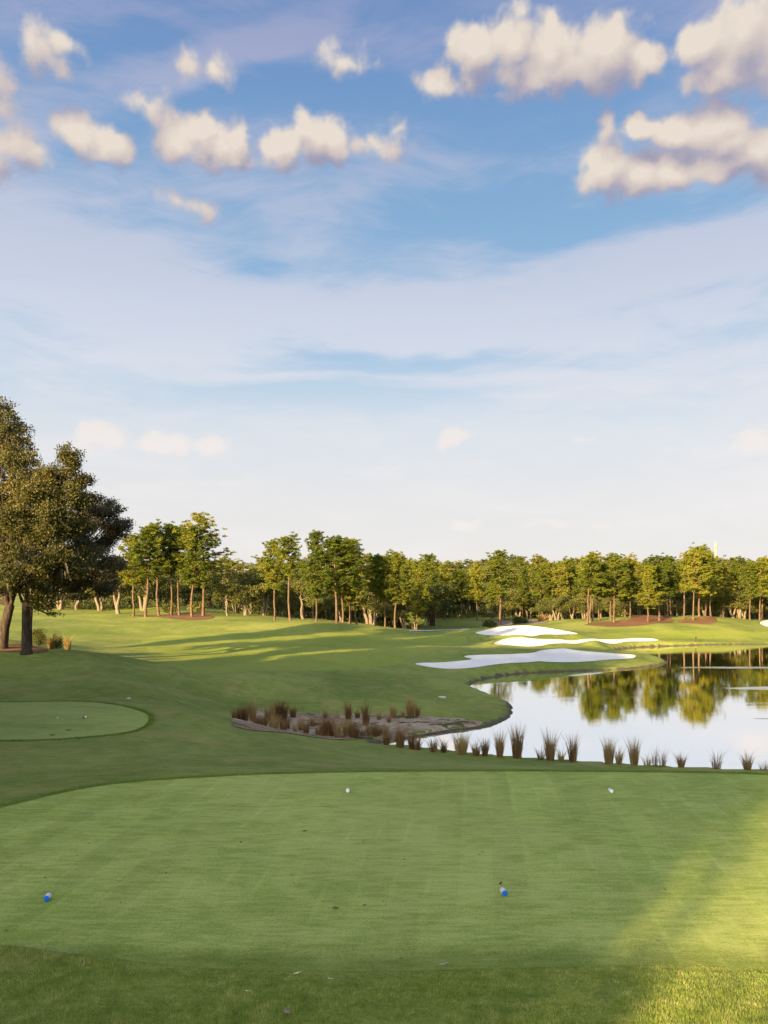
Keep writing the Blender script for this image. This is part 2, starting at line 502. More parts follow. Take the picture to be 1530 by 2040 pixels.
def H(x, y):
    x = np.atleast_1d(np.asarray(x, float)); y = np.atleast_1d(np.asarray(y, float))
    z = tps(x, y) + undul(x, y) * sst(np.hypot(x, y), 18, 40) * 0.8
    far = sst(np.hypot(x, y - 80), 230, 420)
    z = z * (1 - far) - 1.5 * far
    t1 = 1 - sst(sdf(x, y, TEE1), 0.05, 2.0); z = z * (1 - t1)
    t2 = 1 - sst(sdf(x, y, TEE2), 0.05, 2.5); z = z * (1 - t2) - 1.0 * t2
    dl = sdf(x, y, LAKE)
    z = np.maximum(z, WZ + 0.22)
    bank = WZ + 0.02 + 0.30 * sst(dl, 0, 0.5) + np.clip(dl - 0.4, 0, 50) * 0.5
    z = np.where(dl < 0, WZ - 0.9 * sst(-dl, -0.1, 3.5) - 0.02, np.minimum(z, bank))
    return z


_dd = 6 * 1.0065 ** np.arange(640)


def hit(px, py):
    """ground point seen along a direction from the viewpoint"""
    dx = (px - CX) / F; dz = (HY - py) / F
    h = H(dx * _dd, _dd)
    s = np.nonzero(CAMZ + dz * _dd < h)[0]
    if not len(s):
        d = 300.0
        return (dx * d, d, float(H(dx * d, d)[0]))
    i = s[0]
    lo, hi = _dd[max(i - 1, 0)], _dd[i]
    a, b = (CAMZ + dz * lo) - H(dx * lo, lo)[0], (CAMZ + dz * hi) - h[i]
    d = lo + (hi - lo) * (a / (a - b + 1e-9)) if a > 0 else lo
    return (dx * d, d, float(H(dx * d, d)[0]))


def hitpoly(pts, sub=5):
    return smoothpoly([hit(*p)[:2] for p in pts], sub)


FAIR = hitpoly([(283, 1276), (292, 1292), (318, 1318), (360, 1334), (500, 1336), (640, 1336), (760, 1328), (830, 1306), (880, 1290), (930, 1276), (900, 1266), (800, 1264), (640, 1260), (500, 1258), (400, 1262), (310, 1269)])
FAIR2 = hitpoly([(1140, 1272), (1300, 1272), (1530, 1272), (1560, 1262), (1480, 1257), (1380, 1256), (1300, 1258), (1200, 1263)])

# ------------------------------------------------------------------ materials
def out_mat(name):
    m = bpy.data.materials.new(name)
    m.use_nodes = True
    m.node_tree.nodes.clear()
    t = NT(m.node_tree)
    o = t.n('ShaderNodeOutputMaterial')
    return m, t, o


def grass_mat(name, dark, mid, light, dry, dry_amt=0.3, bump=0.02, fine=22, fair=None, stripes=None, spec=0.15, edge_fade=None):
    m, t, o = out_mat(name)
    geo = t.n('ShaderNodeNewGeometry')
    pos = t.vm('MULTIPLY', geo.outputs['Position'], (1, 1, 0))
    big = t.noise(pos, 0.09, 3, 0.55, 0.4)
    med = t.noise(pos, 0.9, 4, 0.6)
    strk = t.noise(t.vm('MULTIPLY', pos, (0.45, 1.5, 1)), 1.9, 5, 0.65)
    fn = t.noise(pos, fine, 4, 0.75)
    vf_ = t.noise(pos, fine * 4.5, 2, 0.7)
    s2_ = t.noise(t.vm('MULTIPLY', pos, (2.0, 8.5, 1)), 1.0, 6, 0.78)
    k = t.math('MULTIPLY_ADD', big, 0.8, t.math('MULTIPLY', med, 0.4))
    k = t.math('MULTIPLY_ADD', strk, 0.45, k)
    k = t.math('MULTIPLY_ADD', s2_, 1.0, k)
    k = t.math('MULTIPLY_ADD', fn, 0.9, k)
    k = t.math('MULTIPLY_ADD', vf_, 0.7, k)
    k = t.math('MULTIPLY_ADD', k, 2.1, -3.96)
    col = t.ramp(t.math('MULTIPLY_ADD', k, 1.0, 0.0, clamp=True), [(0.12, dark), (0.5, mid), (0.86, light)])
    if stripes:
        ang, w, amt = stripes
        u = t.vm('DOT_PRODUCT', pos, (math.cos(ang), math.sin(ang), 0), out=1)
        u = t.math('ADD', u, t.math('MULTIPLY', t.noise(pos, 0.25, 1), 0.3))
        fl = t.math('FLOOR', t.math('DIVIDE', u, w))
        wn_ = t.n('ShaderNodeTexWhiteNoise', noise_dimensions='1D')
        t.set(wn_.inputs['W'], fl)
        v2 = t.vm('DOT_PRODUCT', pos, (-math.sin(ang), math.cos(ang), 0), out=1)
        fl2 = t.math('FLOOR', t.math('DIVIDE', t.math('ADD', v2, t.math('MULTIPLY', wn_.outputs[0], 9.0)), 4.2))
        wn2 = t.n('ShaderNodeTexWhiteNoise', noise_dimensions='2D')
        cc = t.n('ShaderNodeCombineXYZ'); t.set(cc.inputs[0], fl); t.set(cc.inputs[1], fl2)
        t.set(wn2.inputs['Vector'], cc.outputs[0])
        sh = t.math('MULTIPLY_ADD', wn2.outputs[0], amt, t.math('MULTIPLY_ADD', wn_.outputs[0], amt, 1 - amt))
        fr = t.math('FRACT', t.math('DIVIDE', u, w))
        edge = t.smooth(t.math('ABSOLUTE', t.math('ADD', fr, -0.12)), 0.02, 0.12, amt * 1.1, 0.0)
        edge = t.math('MULTIPLY', edge, t.smooth(t.noise(pos, 0.3, 2), 0.45, 0.6))
        sh = t.math('ADD', sh, edge)
        mm = t.n('ShaderNodeCombineXYZ')
        for i in range(3): t.set(mm.inputs[i], sh)
        col = t.vm('MULTIPLY', col, mm.outputs[0])
    # dry, tan patches
    dn = t.math('MULTIPLY_ADD', t.noise(pos, 0.35, 4, 0.6), 0.75, t.math('MULTIPLY', fn, 0.35))
    df = t.smooth(dn, 0.55, 0.78, 0.0, dry_amt)
    col = t.mix(df, col, dry)
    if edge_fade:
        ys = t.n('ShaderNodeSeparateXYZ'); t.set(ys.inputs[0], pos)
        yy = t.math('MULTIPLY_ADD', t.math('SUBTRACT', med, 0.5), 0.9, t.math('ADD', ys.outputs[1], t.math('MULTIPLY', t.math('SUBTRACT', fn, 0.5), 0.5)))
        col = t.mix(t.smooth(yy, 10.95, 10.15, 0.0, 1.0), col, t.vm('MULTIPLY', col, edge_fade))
    if fair:
        at = t.n('ShaderNodeAttribute', attribute_name='fair')
        fcol = t.mix(t.math('MULTIPLY_ADD', k, 1.0, 0.0, clamp=True), fair[0], fair[1])
        s1 = t.smooth(at.outputs['Fac'], 0.12, -0.12)
        col = t.mix(t.math('MULTIPLY', s1, 0.8), col, fcol)
        # bare earth rim along the water
        a2 = t.n('ShaderNodeAttribute', attribute_name='shore')
        sj = t.math('ADD', a2.outputs['Fac'], t.math('MULTIPLY_ADD', t.noise(pos, 1.3, 4), -1.3, 0.65))
        s2 = t.smooth(sj, 0.45, 0.05)
        col = t.mix(s2, col, t.mix(fn, srgb(58, 50, 38), srgb(112, 100, 84)))
    p = t.n('ShaderNodeBsdfPrincipled')
    t.set(p.inputs['Base Color'], col)
    p.inputs['Roughness'].default_value = 0.9
    p.inputs['Specular IOR Level'].default_value = spec
    bp = t.n('ShaderNodeBump')
    bp.inputs['Strength'].default_value = 0.8
    bp.inputs['Distance'].default_value = bump
    t.set(bp.inputs['Height'], t.math('ADD', t.math('MULTIPLY', fn, 1.0), t.math('MULTIPLY', vf_, 0.45)))
    t.set(p.inputs['Normal'], bp.outputs[0])
    t.set(o.inputs[0], p.outputs[0])
    return m


def soil_mat(name, stops, scale=6, bump=0.03, rough=0.95, spots=None):
    m, t, o = out_mat(name)
    geo = t.n('ShaderNodeNewGeometry')
    pos = geo.outputs['Position']
    a = t.noise(pos, scale, 6, 0.7)
    b = t.noise(pos, scale * 0.12, 3, 0.6)
    k = t.math('MULTIPLY_ADD', b, 0.6, t.math('MULTIPLY', a, 0.6), clamp=True)
    col = t.ramp(k, stops)
    if spots:
        col = t.mix(t.smooth(t.noise(pos, scale * .5, 4, 0.7), spots[1], spots[1] + .08), col, spots[0])
    p = t.n('ShaderNodeBsdfPrincipled')
    t.set(p.inputs['Base Color'], col)
    p.inputs['Roughness'].default_value = rough
    p.inputs['Specular IOR Level'].default_value = 0.1
    bp = t.n('ShaderNodeBump')
    bp.inputs['Distance'].default_value = bump
    t.set(bp.inputs['Height'], a)
    t.set(p.inputs['Normal'], bp.outputs[0])
    t.set(o.inputs[0], p.outputs[0])
    return m


def leaf_mat(name, cols, trans=0.35, nscale=0.5, objvar=0.25, rough=0.6):
    """cols: ramp stops; varied by leaf, by clump and by tree"""
    m, t, o = out_mat(name)
    geo = t.n('ShaderNodeNewGeometry')
    tcn = t.n('ShaderNodeTexCoord')
    oi = t.n('ShaderNodeObjectInfo')
    nz = t.noise(tcn.outputs['Object'], nscale, 3, 0.6)
    k = t.math('MULTIPLY_ADD', t.math('SUBTRACT', nz, 0.5), 1.5, 0.5)
    k = t.math('MULTIPLY_ADD', t.math('SUBTRACT', geo.outputs['Random Per Island'], 0.5), 0.55, k)
    k = t.math('MULTIPLY_ADD', t.math('SUBTRACT', oi.outputs['Random'], 0.5), objvar * 2, k, clamp=True)
    col = t.ramp(k, cols)
    d = t.n('ShaderNodeBsdfPrincipled')
    t.set(d.inputs['Base Color'], col)
    d.inputs['Roughness'].default_value = rough
    d.inputs['Specular IOR Level'].default_value = 0.25
    tr = t.n('ShaderNodeBsdfTranslucent')
    t.set(tr.inputs[0], t.vm('MULTIPLY', col, (1.25, 1.2, 0.6)))
    mx = t.n('ShaderNodeMixShader')
    mx.inputs[0].default_value = trans
    t.set(mx.inputs[1], d.outputs[0]); t.set(mx.inputs[2], tr.outputs[0])
    t.set(o.inputs[0], mx.outputs[0])
    return m


def bark_mat(name, stops, scale=5):
    m, t, o = out_mat(name)
    tcn = t.n('ShaderNodeTexCoord')
    pos = t.vm('MULTIPLY', tcn.outputs['Object'], (1, 1, 0.25))
    a = t.noise(pos, scale, 5, 0.7)
    p = t.n('ShaderNodeBsdfPrincipled')
    t.set(p.inputs['Base Color'], t.ramp(a, stops))
    p.inputs['Roughness'].default_value = 0.95
    p.inputs['Specular IOR Level'].default_value = 0.1
    bp = t.n('ShaderNodeBump')
    bp.inputs['Distance'].default_value = 0.05
    t.set(bp.inputs['Height'], a)
    t.set(p.inputs['Normal'], bp.outputs[0])
    t.set(o.inputs[0], p.outputs[0])
    return m


def flat_mat(name, col, rough=0.5, spec=0.4, var=0.15, scale=30):
    m, t, o = out_mat(name)
    tcn = t.n('ShaderNodeTexCoord')
    a = t.noise(tcn.outputs['Object'], scale, 3, 0.6)
    p = t.n('ShaderNodeBsdfPrincipled')
    t.set(p.inputs['Base Color'], t.mix(a, tuple(c * (1 - var) for c in col), tuple(min(1, c * (1 + var)) for c in col)))
    p.inputs['Roughness'].default_value = rough
    p.inputs['Specular IOR Level'].default_value = spec
    t.set(o.inputs[0], p.outputs[0])
    return m


M = {}
M['ground'] = grass_mat('rough_turf', (.115, .165, .025), (.205, .245, .044), (.290, .305, .074), (.40, .28, .12), 0.6, 0.03, 16,
                        fair=((.205, .255, .034), (.295, .320, .052)))
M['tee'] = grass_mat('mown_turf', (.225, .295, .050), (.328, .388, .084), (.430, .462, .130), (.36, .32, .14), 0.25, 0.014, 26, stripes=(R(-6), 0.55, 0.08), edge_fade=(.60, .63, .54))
M['tee2'] = grass_mat('mown_turf_pale', (.215, .275, .050), (.300, .352, .078), (.360, .395, .105), (.36, .32, .14), 0.2, 0.008, 20, stripes=(R(80), 1.1, 0.10))
M['sand'] = soil_mat('white_sand', [(0.2, (.58, .53, .49)), (0.55, (.76, .71, .67)), (0.85, (.86, .81, .77))], 3, 0.02)
M['waste'] = soil_mat('dull_sand', [(0.28, (.065, .038, .018)), (0.48, (.190, .120, .065)), (0.68, (.46, .35, .24))], 1.6, 0.08, spots=((.085, .075, .03), .52))
M['mulch'] = soil_mat('pine_straw', [(0.25, (.08, .038, .020)), (0.5, (.17, .085, .045)), (0.8, (.25, .14, .08))], 7, 0.06)
M['dirt'] = soil_mat('grey_bed', [(0.25, (.11, .085, .065)), (0.5, (.20, .165, .135)), (0.8, (.30, .25, .22))], 4, 0.05)
M['concrete'] = soil_mat('pale_concrete', [(0.2, (.38, .36, .34)), (0.8, (.52, .50, .47))], 4, 0.005)
M['pine_leaf'] = leaf_mat('pine_needles', [(0.0, (.035, .058, .008)), (0.45, (.125, .158, .015)), (0.8, (.205, .205, .022)), (1.0, (.28, .235, .030))], 0.35, 0.45, 0.3)
M['far_leaf'] = leaf_mat('far_foliage', [(0.0, (.040, .060, .010)), (0.45, (.105, .125, .018)), (0.8, (.160, .160, .025)), (1.0, (.21, .185, .035))], 0.3, 0.3, 0.3)
M['oak_leaf'] = leaf_mat('oak_leaves', [(0.0, (.040, .055, .014)), (0.45, (.100, .115, .028)), (0.8, (.170, .160, .045)), (1.0, (.23, .19, .075))], 0.25, 0.5, 0.2)
M['near_oak_leaf'] = leaf_mat('near_oak_leaves', [(0.0, (.022, .030, .010)), (0.4, (.058, .062, .016)), (0.75, (.115, .100, .026)), (1.0, (.19, .130, .042))], 0.22, 0.45, 0.1)
M['shaded_oak_leaf'] = leaf_mat('shaded_oak_leaves', [(0.0, (.034, .036, .022)), (0.5, (.080, .078, .044)), (1.0, (.17, .145, .08))], 0.15, 0.5, 0.1)  # greyer leaves: shade on the right of the crown, put into the colour
M['golden_leaf'] = leaf_mat('golden_leaves', [(0.0, (.15, .12, .02)), (1.0, (.28, .20, .03))], 0.3, 0.5, 0.1)
M['shrub_leaf'] = leaf_mat('shrub_leaves', [(0.0, (.026, .040, .010)), (0.5, (.068, .085, .020)), (1.0, (.14, .14, .04))], 0.25, 0.4, 0.2)
M['moss'] = leaf_mat('spanish_moss', [(0.0, (.07, .07, .06)), (1.0, (.15, .145, .12))], 0.25, 0.8, 0.1)
M['reed'] = leaf_mat('dry_cordgrass', [(0.0, (.15, .078, .036)), (0.45, (.27, .155, .078)), (0.8, (.35, .24, .115)), (1.0, (.46, .34, .15))], 0.3, 1.2, 0.5)
M['gold_reed'] = leaf_mat('golden_grass', [(0.0, (.18, .13, .05)), (1.0, (.38, .28, .12))], 0.4, 1.0, 0.3)
M['blade'] = leaf_mat('grass_blades', [(0.0, (.12, .19, .03)), (0.45, (.28, .36, .075)), (0.72, (.40, .45, .13)), (0.90, (.54, .50, .22)), (1.0, (.72, .60, .36))], 0.35, 4.0, 0.0)
M['fringe'] = leaf_mat('fringe_blades', [(0.0, (.085, .150, .018)), (0.6, (.160, .245, .036)), (1.0, (.24, .31, .06))], 0.3, 1.3, 0.0)
M['tee_blade'] = leaf_mat('short_grass_blades', [(0.0, (.200, .290, .050)), (0.5, (.280, .365, .078)), (0.9, (.350, .420, .120)), (1.0, (.42, .40, .17))], 0.3, 1.3, 0.0)
M['pine_bark'] = bark_mat('pine_bark', [(0.3, (.050, .034, .024)), (0.5, (.12, .080, .056)), (0.75, (.22, .155, .115))], 6)
M['oak_bark'] = bark_mat('oak_bark', [(0.3, (.075, .060, .045)), (0.5, (.17, .14, .105)), (0.75, (.28, .24, .19))], 5)
M['shaded_bark'] = bark_mat('shaded_oak_bark', [(0.3, (.022, .016, .012)), (0.5, (.055, .042, .032)), (0.75, (.12, .095, .075))], 5)  # oak bark darkened to put the trunks' shade into the colour

# ------------------------------------------------------------------ ground sheet
def axis(lo, hi, step, far, g_=1.13):
    a = list(np.arange(lo, hi + step * .5, step))
    s = step
    while a[-1] < far:
        s *= g_; a.append(a[-1] + s)
    s = step
    while a[0] > -far:
        s *= g_; a.insert(0, a[0] - s)
    return np.array(a)


BUNK = {
    'front': hitpoly([(827, 1324.5), (868, 1322), (915, 1318.5), (940, 1315), (924, 1309.5), (952, 1306.5), (1010, 1305), (1058, 1302.5), (1080, 1297), (1123, 1293.5), (1150, 1297.5), (1201, 1301.5), (1255, 1305.5), (1266, 1309), (1255, 1313.5), (1197, 1317), (1074, 1319), (991, 1325), (942, 1332), (880, 1333.5)], 5),
    'middle': hitpoly([(985, 1285), (1002, 1275.5), (1054, 1273.5), (1110, 1275), (1152, 1276.5), (1221, 1275.5), (1270, 1272.6), (1305, 1274.5), (1306, 1278), (1250, 1279.5), (1215, 1283.5), (1152, 1283), (1098, 1284), (1080, 1287.5), (1035, 1288.5)], 5),
    'back': hitpoly([(947, 1262.5), (970, 1256), (996, 1250), (1025, 1248.2), (1056, 1248.4), (1094, 1253), (1145, 1262), (1146, 1264.5), (1118, 1265.5), (1080, 1265.5), (1045, 1268), (976, 1267)], 5),
    'right': hitpoly([(1514, 1241), (1526, 1237), (1545, 1236), (1575, 1240), (1570, 1249), (1535, 1250), (1518, 1246)], 4),
}
_H0 = H


def H(x, y):          # bunker floors sink a little below the turf
    x = np.atleast_1d(np.asarray(x, float)); y = np.atleast_1d(np.asarray(y, float))
    z = _H0(x, y)
    for b in BUNK.values():
        lo, hi = b.min(0) - 2, b.max(0) + 2
        s = (x > lo[0]) & (x < hi[0]) & (y > lo[1]) & (y < hi[1])
        if s.any():
            dd = sdf(x[s], y[s], b)
            z[s] -= 0.22 * sst(-dd, 0.0, 0.9)
            # turned-up lip on the upper side
            z[s] += 0.13 * sst(dd, 1.4, 0.2) * sst(dd, -0.15, 0.15)
    return z


gx = axis(-46, 76, 0.45, 3500)
gy = axis(6, 165, 0.42, 4200)
X, Y = np.meshgrid(gx, gy)
xf, yf = X.ravel(), Y.ravel()
zf = H(xf, yf)
nx, ny = len(gx), len(gy)
ii = (np.arange(ny - 1)[:, None] * nx + np.arange(nx - 1)[None]).ravel()
me = mesh_np('ground', np.stack([xf, yf, zf], 1), np.stack([ii, ii + 1, ii + nx + 1, ii + nx], 1), [M['ground']], smooth=True)
near = (np.abs(xf) < 160) & (yf < 220)
fa = np.full(len(xf), 5.0); fa[near] = np.minimum(sdf(xf[near], yf[near], FAIR), sdf(xf[near], yf[near], FAIR2))
sh = np.full(len(xf), 5.0); sh[near] = sdf(xf[near], yf[near], LAKE)
for nm, ar in (('fair', fa), ('shore', sh)):
    at = me.attributes.new(nm, 'FLOAT', 'POINT'); at.data.foreach_set('value', ar.astype(np.float32))
tag(link('ground', me), kind='structure')


def sheet(name, poly, spacing, off, mat, kind='structure', hfun=None):
    lo, hi = poly.min(0), poly.max(0)
    ax = np.arange(lo[0], hi[0], spacing); ay = np.arange(lo[1], hi[1], spacing)
    A, B = np.meshgrid(ax, ay)
    a, b = A.ravel(), B.ravel()
    a = a + rng.uniform(-.1, .1, len(a)) * spacing
    k = sdf(a, b, poly) < -spacing * 0.4
    pts = [Vector(p) for p in poly] + [Vector(p) for p in zip(a[k], b[k])]
    n = len(poly)
    vs, es, fs, *_ = delaunay_2d_cdt(pts, [(i, (i + 1) % n) for i in range(n)], [], 1, 1e-5)
    v = np.array([(p[0], p[1]) for p in vs])
    z = (hfun or H)(v[:, 0], v[:, 1]) + off
    tri = np.array([f for f in fs if len(f) == 3])
    e1 = v[tri[:, 1]] - v[tri[:, 0]]; e2 = v[tri[:, 2]] - v[tri[:, 0]]
    flip = (e1[:, 0] * e2[:, 1] - e1[:, 1] * e2[:, 0]) < 0
    tri[flip] = tri[flip][:, ::-1]
    o = link(name, mesh_np(name, np.column_stack([v, z]), tri, [mat], smooth=True))
    return tag(o, kind=kind)


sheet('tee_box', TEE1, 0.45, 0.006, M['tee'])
sheet('tee_box', TEE2, 0.5, 0.012, M['tee2'])
for k_, b_ in BUNK.items():
    sheet('bunker', b_, 0.45, 0.035, M['sand'])
sheet('waste_area', hitpoly([(462, 1444), (490, 1424), (540, 1419), (620, 1421), (700, 1423), (790, 1424), (850, 1428), (920, 1432), (960, 1442), (905, 1452), (850, 1461), (800, 1470), (760, 1477), (640, 1471), (540, 1458)], 5), 0.45, 0.03, M['waste'])
sheet('mulch_bed', hitpoly([(1165, 1245), (1200, 1239), (1240, 1236), (1260, 1228), (1300, 1225.5), (1330, 1228), (1345, 1236), (1300, 1243), (1250, 1248), (1200, 1248)], 5), 0.6, 0.04, M['mulch'])
sheet('mulch_bed', hitpoly([(1348, 1238), (1372, 1232.5), (1400, 1230), (1424, 1229), (1426, 1240), (1400, 1244), (1375, 1241)], 5), 0.6, 0.04, M['mulch'])
sheet('mulch_bed', hitpoly([(262, 1224.5), (320, 1225), (400, 1222), (420, 1226), (425, 1231), (400, 1235), (350, 1233), (300, 1229)], 5), 0.6, 0.04, M['mulch'])
sheet('mulch_bed', hitpoly([(-60, 1298), (0, 1298), (60, 1299), (96, 1297), (78, 1291), (40, 1283), (0, 1276), (-60, 1270)], 5), 0.4, 0.03, M['mulch'])
sheet('planting_bed', hitpoly([(955, 1246), (960, 1240), (985, 1236), (1060, 1235), (1090, 1237), (1085, 1242), (1040, 1244), (990, 1246)], 5), 0.8, 0.05, M['dirt'])
path = np.array([hit(px_, py_)[:2] for px_, py_ in ((815, 1257.2), (850, 1256.6), (890, 1255.6), (935, 1254))])
nrm = np.array([0.0, 1.0])
pp = np.concatenate([path - nrm * 1.2, (path + nrm * 1.2)[::-1]])
sheet('cart_path', pp, 1.0, 0.06, M['concrete'])

# ------------------------------------------------------------------ water
m, t, o = out_mat('pond_water')
geo = t.n('ShaderNodeNewGeometry')
pos = geo.outputs['Position']
r1 = t.noise(t.vm('MULTIPLY', pos, (0.8, 1.6, 1)), 2.2, 3, 0.6)
r2 = t.noise(t.vm('MULTIPLY', pos, (0.5, 1.0, 1)), 0.35, 2, 0.5)
pt = t.noise(t.vm('MULTIPLY', pos, (0.10, 0.36, 1)), 0.55, 2, 0.5)
amp = t.smooth(pt, 0.60, 0.70, 1.0, 3.2)
ruf = None
for (cx_, cy_, ax_, ay_) in ((34.5, 69.0, 6.5, 1.5), (40.0, 87.5, 9.0, 1.2), (27.0, 52.0, 3.2, .5)):
    q_ = t.vm('MULTIPLY_ADD', pos, (1 / ax_, 1 / ay_, 0), (-cx_ / ax_, -cy_ / ay_, 0))
    dq = t.math('ADD', t.vm('LENGTH', q_, out=1), t.math('MULTIPLY_ADD', r2, 0.9, -0.45))
    rr_ = t.smooth(dq, 1.0, 0.7)
    ruf = rr_ if ruf is None else t.math('MAXIMUM', ruf, rr_)
amp = t.math('MULTIPLY_ADD', ruf, 9.0, amp)
hgt = t.math('MULTIPLY', r1, amp)
hgt = t.math('ADD', hgt, t.math('MULTIPLY', r2, 1.2))
bp = t.n('ShaderNodeBump')
bp.inputs['Strength'].default_value = 0.5
bp.inputs['Distance'].default_value = 0.003
t.set(bp.inputs['Height'], hgt)
gl_ = t.n('ShaderNodeBsdfGlossy')
gl_.inputs['Color'].default_value = (1.0, 1.0, 1.0, 1)
gl_.inputs['Roughness'].default_value = 0.012
t.set(gl_.inputs['Normal'], bp.outputs[0])
t.set(gl_.inputs['Roughness'], t.math('MULTIPLY_ADD', ruf, 0.22, 0.012))
df_ = t.n('ShaderNodeBsdfDiffuse')
df_.inputs['Color'].default_value = (.035, .045, .025, 1)
fr_ = t.n('ShaderNodeFresnel'); fr_.inputs[0].default_value = 1.33
mf = t.smooth(fr_.outputs[0], 0.0, 0.26, 0.3, 0.99)
mx = t.n('ShaderNodeMixShader')
t.set(mx.inputs[0], mf)
t.set(mx.inputs[1], df_.outputs[0]); t.set(mx.inputs[2], gl_.outputs[0])
t.set(o.inputs[0], mx.outputs[0])
wv_ = np.array([(-6, 31, WZ), (150, 31, WZ), (150, 134, WZ), (-6, 134, WZ)], float)
tag(link('water', mesh_np('water', wv_, np.array([[0, 1, 2, 3]]), [m])), kind='structure')

# ------------------------------------------------------------------ tree makers
def pine_proto(Ht=14.0, bare=0.5, width=0.22, lean=0.0, nb=26, clumps=7, per=24, r0=0.17, leaf='pine_leaf', size=0.31):
    k = 9
    t_ = np.linspace(0, 1, k)
    tr = np.zeros((k, 3)); tr[:, 2] = t_ * Ht * 0.97
    sway = np.cumsum(rng.normal(0, 0.012 * Ht, (k, 2)), 0); sway -= sway[0]
    tr[:, :2] = sway * 0.7 + np.outer(t_, [lean * Ht, 0])
    rad = r0 * (1 - 0.8 * t_) + 0.02; rad[0] *= 1.3
    paths = [(tr, rad)]
    C = []
    for i in range(nb):
        f = bare + (1 - bare) * ((i + rng.uniform(0, 1)) / nb)
        base = np.array([np.interp(f, t_, tr[:, j]) for j in range(3)])
        az_ = i * 2.4 + rng.uniform(-.5, .5)
        prof = math.sin(math.pi * min(1, 0.22 + 0.72 * (f - bare) / (1 - bare))) ** 0.7
        L = Ht * width * prof * rng.uniform(0.35, 1.25)
        upa = R(rng.uniform(-12, 22) + 22 * (f - bare) / (1 - bare))
        tip = base + L * np.array([math.cos(az_) * math.cos(upa), math.sin(az_) * math.cos(upa), math.sin(upa)])
        pth = curve(base, tip, (0, 0, -0.12 * L), 5, 0.03 * L)
        paths.append((pth, np.linspace(0.055, 0.015, 5) * Ht / 14))
        nc = max(2, int(clumps * (0.5 + L / (Ht * width))))
        for _ in range(nc):
            u = rng.uniform(0.25, 1.0)
            p = base + (tip - base) * u + rng.normal(0, 1, 3) * np.array([.40, .40, .40]) * (0.5 + 0.6 * u) * Ht / 14
            C.append(p)
    for _ in range(clumps * 2):
        C.append(tr[-1] + rng.normal(0, 1, 3) * np.array([.55, .55, .4]) * Ht / 14)
    C = np.array(C)
    n = len(C)
    dirs = rand_unit(n * per); dirs[:, 2] = np.abs(dirs[:, 2]) * 0.9 - 0.15
    s = size * Ht / 14
    cen = np.repeat(C, per, 0) + dirs * s * rng.uniform(.35, 1.05, (n * per, 1))
    lv, lf = leaf_quads(cen, s * rng.uniform(.5, .9, n * per), dirs, 0.22, 0.4)
    tv, tq = tubes(paths, 6)
    return dict(H=Ht, parts=[('trunk', mesh_np('pine_trunk', tv, tq, [M['pine_bark']], True)), ('crown', mesh_np('pine_crown', lv, lf, [M[leaf]]))])


def crown_leaves(lobes, n_cl, per, size, clump_r, shell=0.55, aspect=0.55, sub=0):
    lob = np.array(lobes, float)
    if sub:
        q = []
        for L_ in lob:
            for d_ in rand_unit(sub):
                q.append(np.concatenate([L_[:3] + d_ * L_[3:6] * rng.uniform(.45, .95), L_[3:6] * rng.uniform(.28, .46)]))
        lob = np.array(q)
    vol = lob[:, 3] * lob[:, 4] * lob[:, 5]
    pick = rng.choice(len(lob), n_cl, p=vol ** 0.75 / (vol ** 0.75).sum())
    d = rand_unit(n_cl)
    r = shell + (1 - shell) * rng.uniform(0, 1, n_cl) ** 0.6
    r *= rng.uniform(0.88, 1.1, n_cl)
    C = lob[pick, :3] + d * lob[pick, 3:6] * r[:, None]
    n = n_cl * per
    cen = np.repeat(C, per, 0) + rng.normal(0, clump_r, (n, 3)) * np.array([1, 1, .7])
    return C, *leaf_quads(cen, size * rng.uniform(.6, 1.2, n), None, aspect)


def oak(base_r, trunk_pts, forks, lobes, n_cl, per, size, clump_r, bark, leaf, twigs=5, moss=0, shell=.55, trunk_r=None, sides=8):
    """trunk polyline, limbs from its top to every lobe"""
    tp = np.array(trunk_pts, float)
    paths = [(tp, np.linspace(base_r * 1.15, base_r * .8, len(tp)) if trunk_r is None else trunk_r)]
    C, lv, lf = crown_leaves(lobes, n_cl, per, size, clump_r, shell, sub=9)
    top = tp[-1]
    for lb in lobes:
        c = np.array(lb[:3]); L = np.linalg.norm(c - top)
        pth = curve(top - (0, 0, .2), c, (0, 0, -0.10 * L), 6, 0.03 * L)
        r_ = base_r * min(.62, .25 + .03 * lb[3] * 3)
        paths.append((pth, np.linspace(r_, r_ * .35, 6)))
        for _ in range(twigs):
            d = rand_unit(1)[0]; d[2] = abs(d[2]) * .8 - .1
            tip = c + d * np.array(lb[3:6]) * rng.uniform(.75, 1.0)
            u = rng.uniform(.55, 1.0)
            b0 = pth[int(u * 5)]
            pt_ = curve(b0, tip, (0, 0, -.1), 5, 0.06 * np.linalg.norm(tip - b0))
            paths.append((pt_, np.linspace(r_ * .35, .02, 5)))
    tv, tq = tubes(paths, sides)
    parts = [('trunk', mesh_np('oak_trunk', tv, tq, [M[bark]], True)), ('crown', mesh_np('oak_crown', lv, lf, [M[leaf]]))]
    if moss:
        k = rng.choice(len(C), moss)
        p = C[k]; p = p[p[:, 2] < np.quantile(C[:, 2], .45)]
        n = 7
        cen = np.repeat(p, n, 0) + rng.normal(0, .22, (len(p) * n, 3))
        ln = rng.uniform(.2, .6, len(cen))
        cen[:, 2] -= ln
        al = np.tile([0, 0, -1.0], (len(cen), 1))
        mv, mf_ = leaf_quads(cen, ln, al, 0.09, 0.06)
        parts.append(('moss', mesh_np('hanging_moss', mv, mf_, [M['moss']])))
    return parts


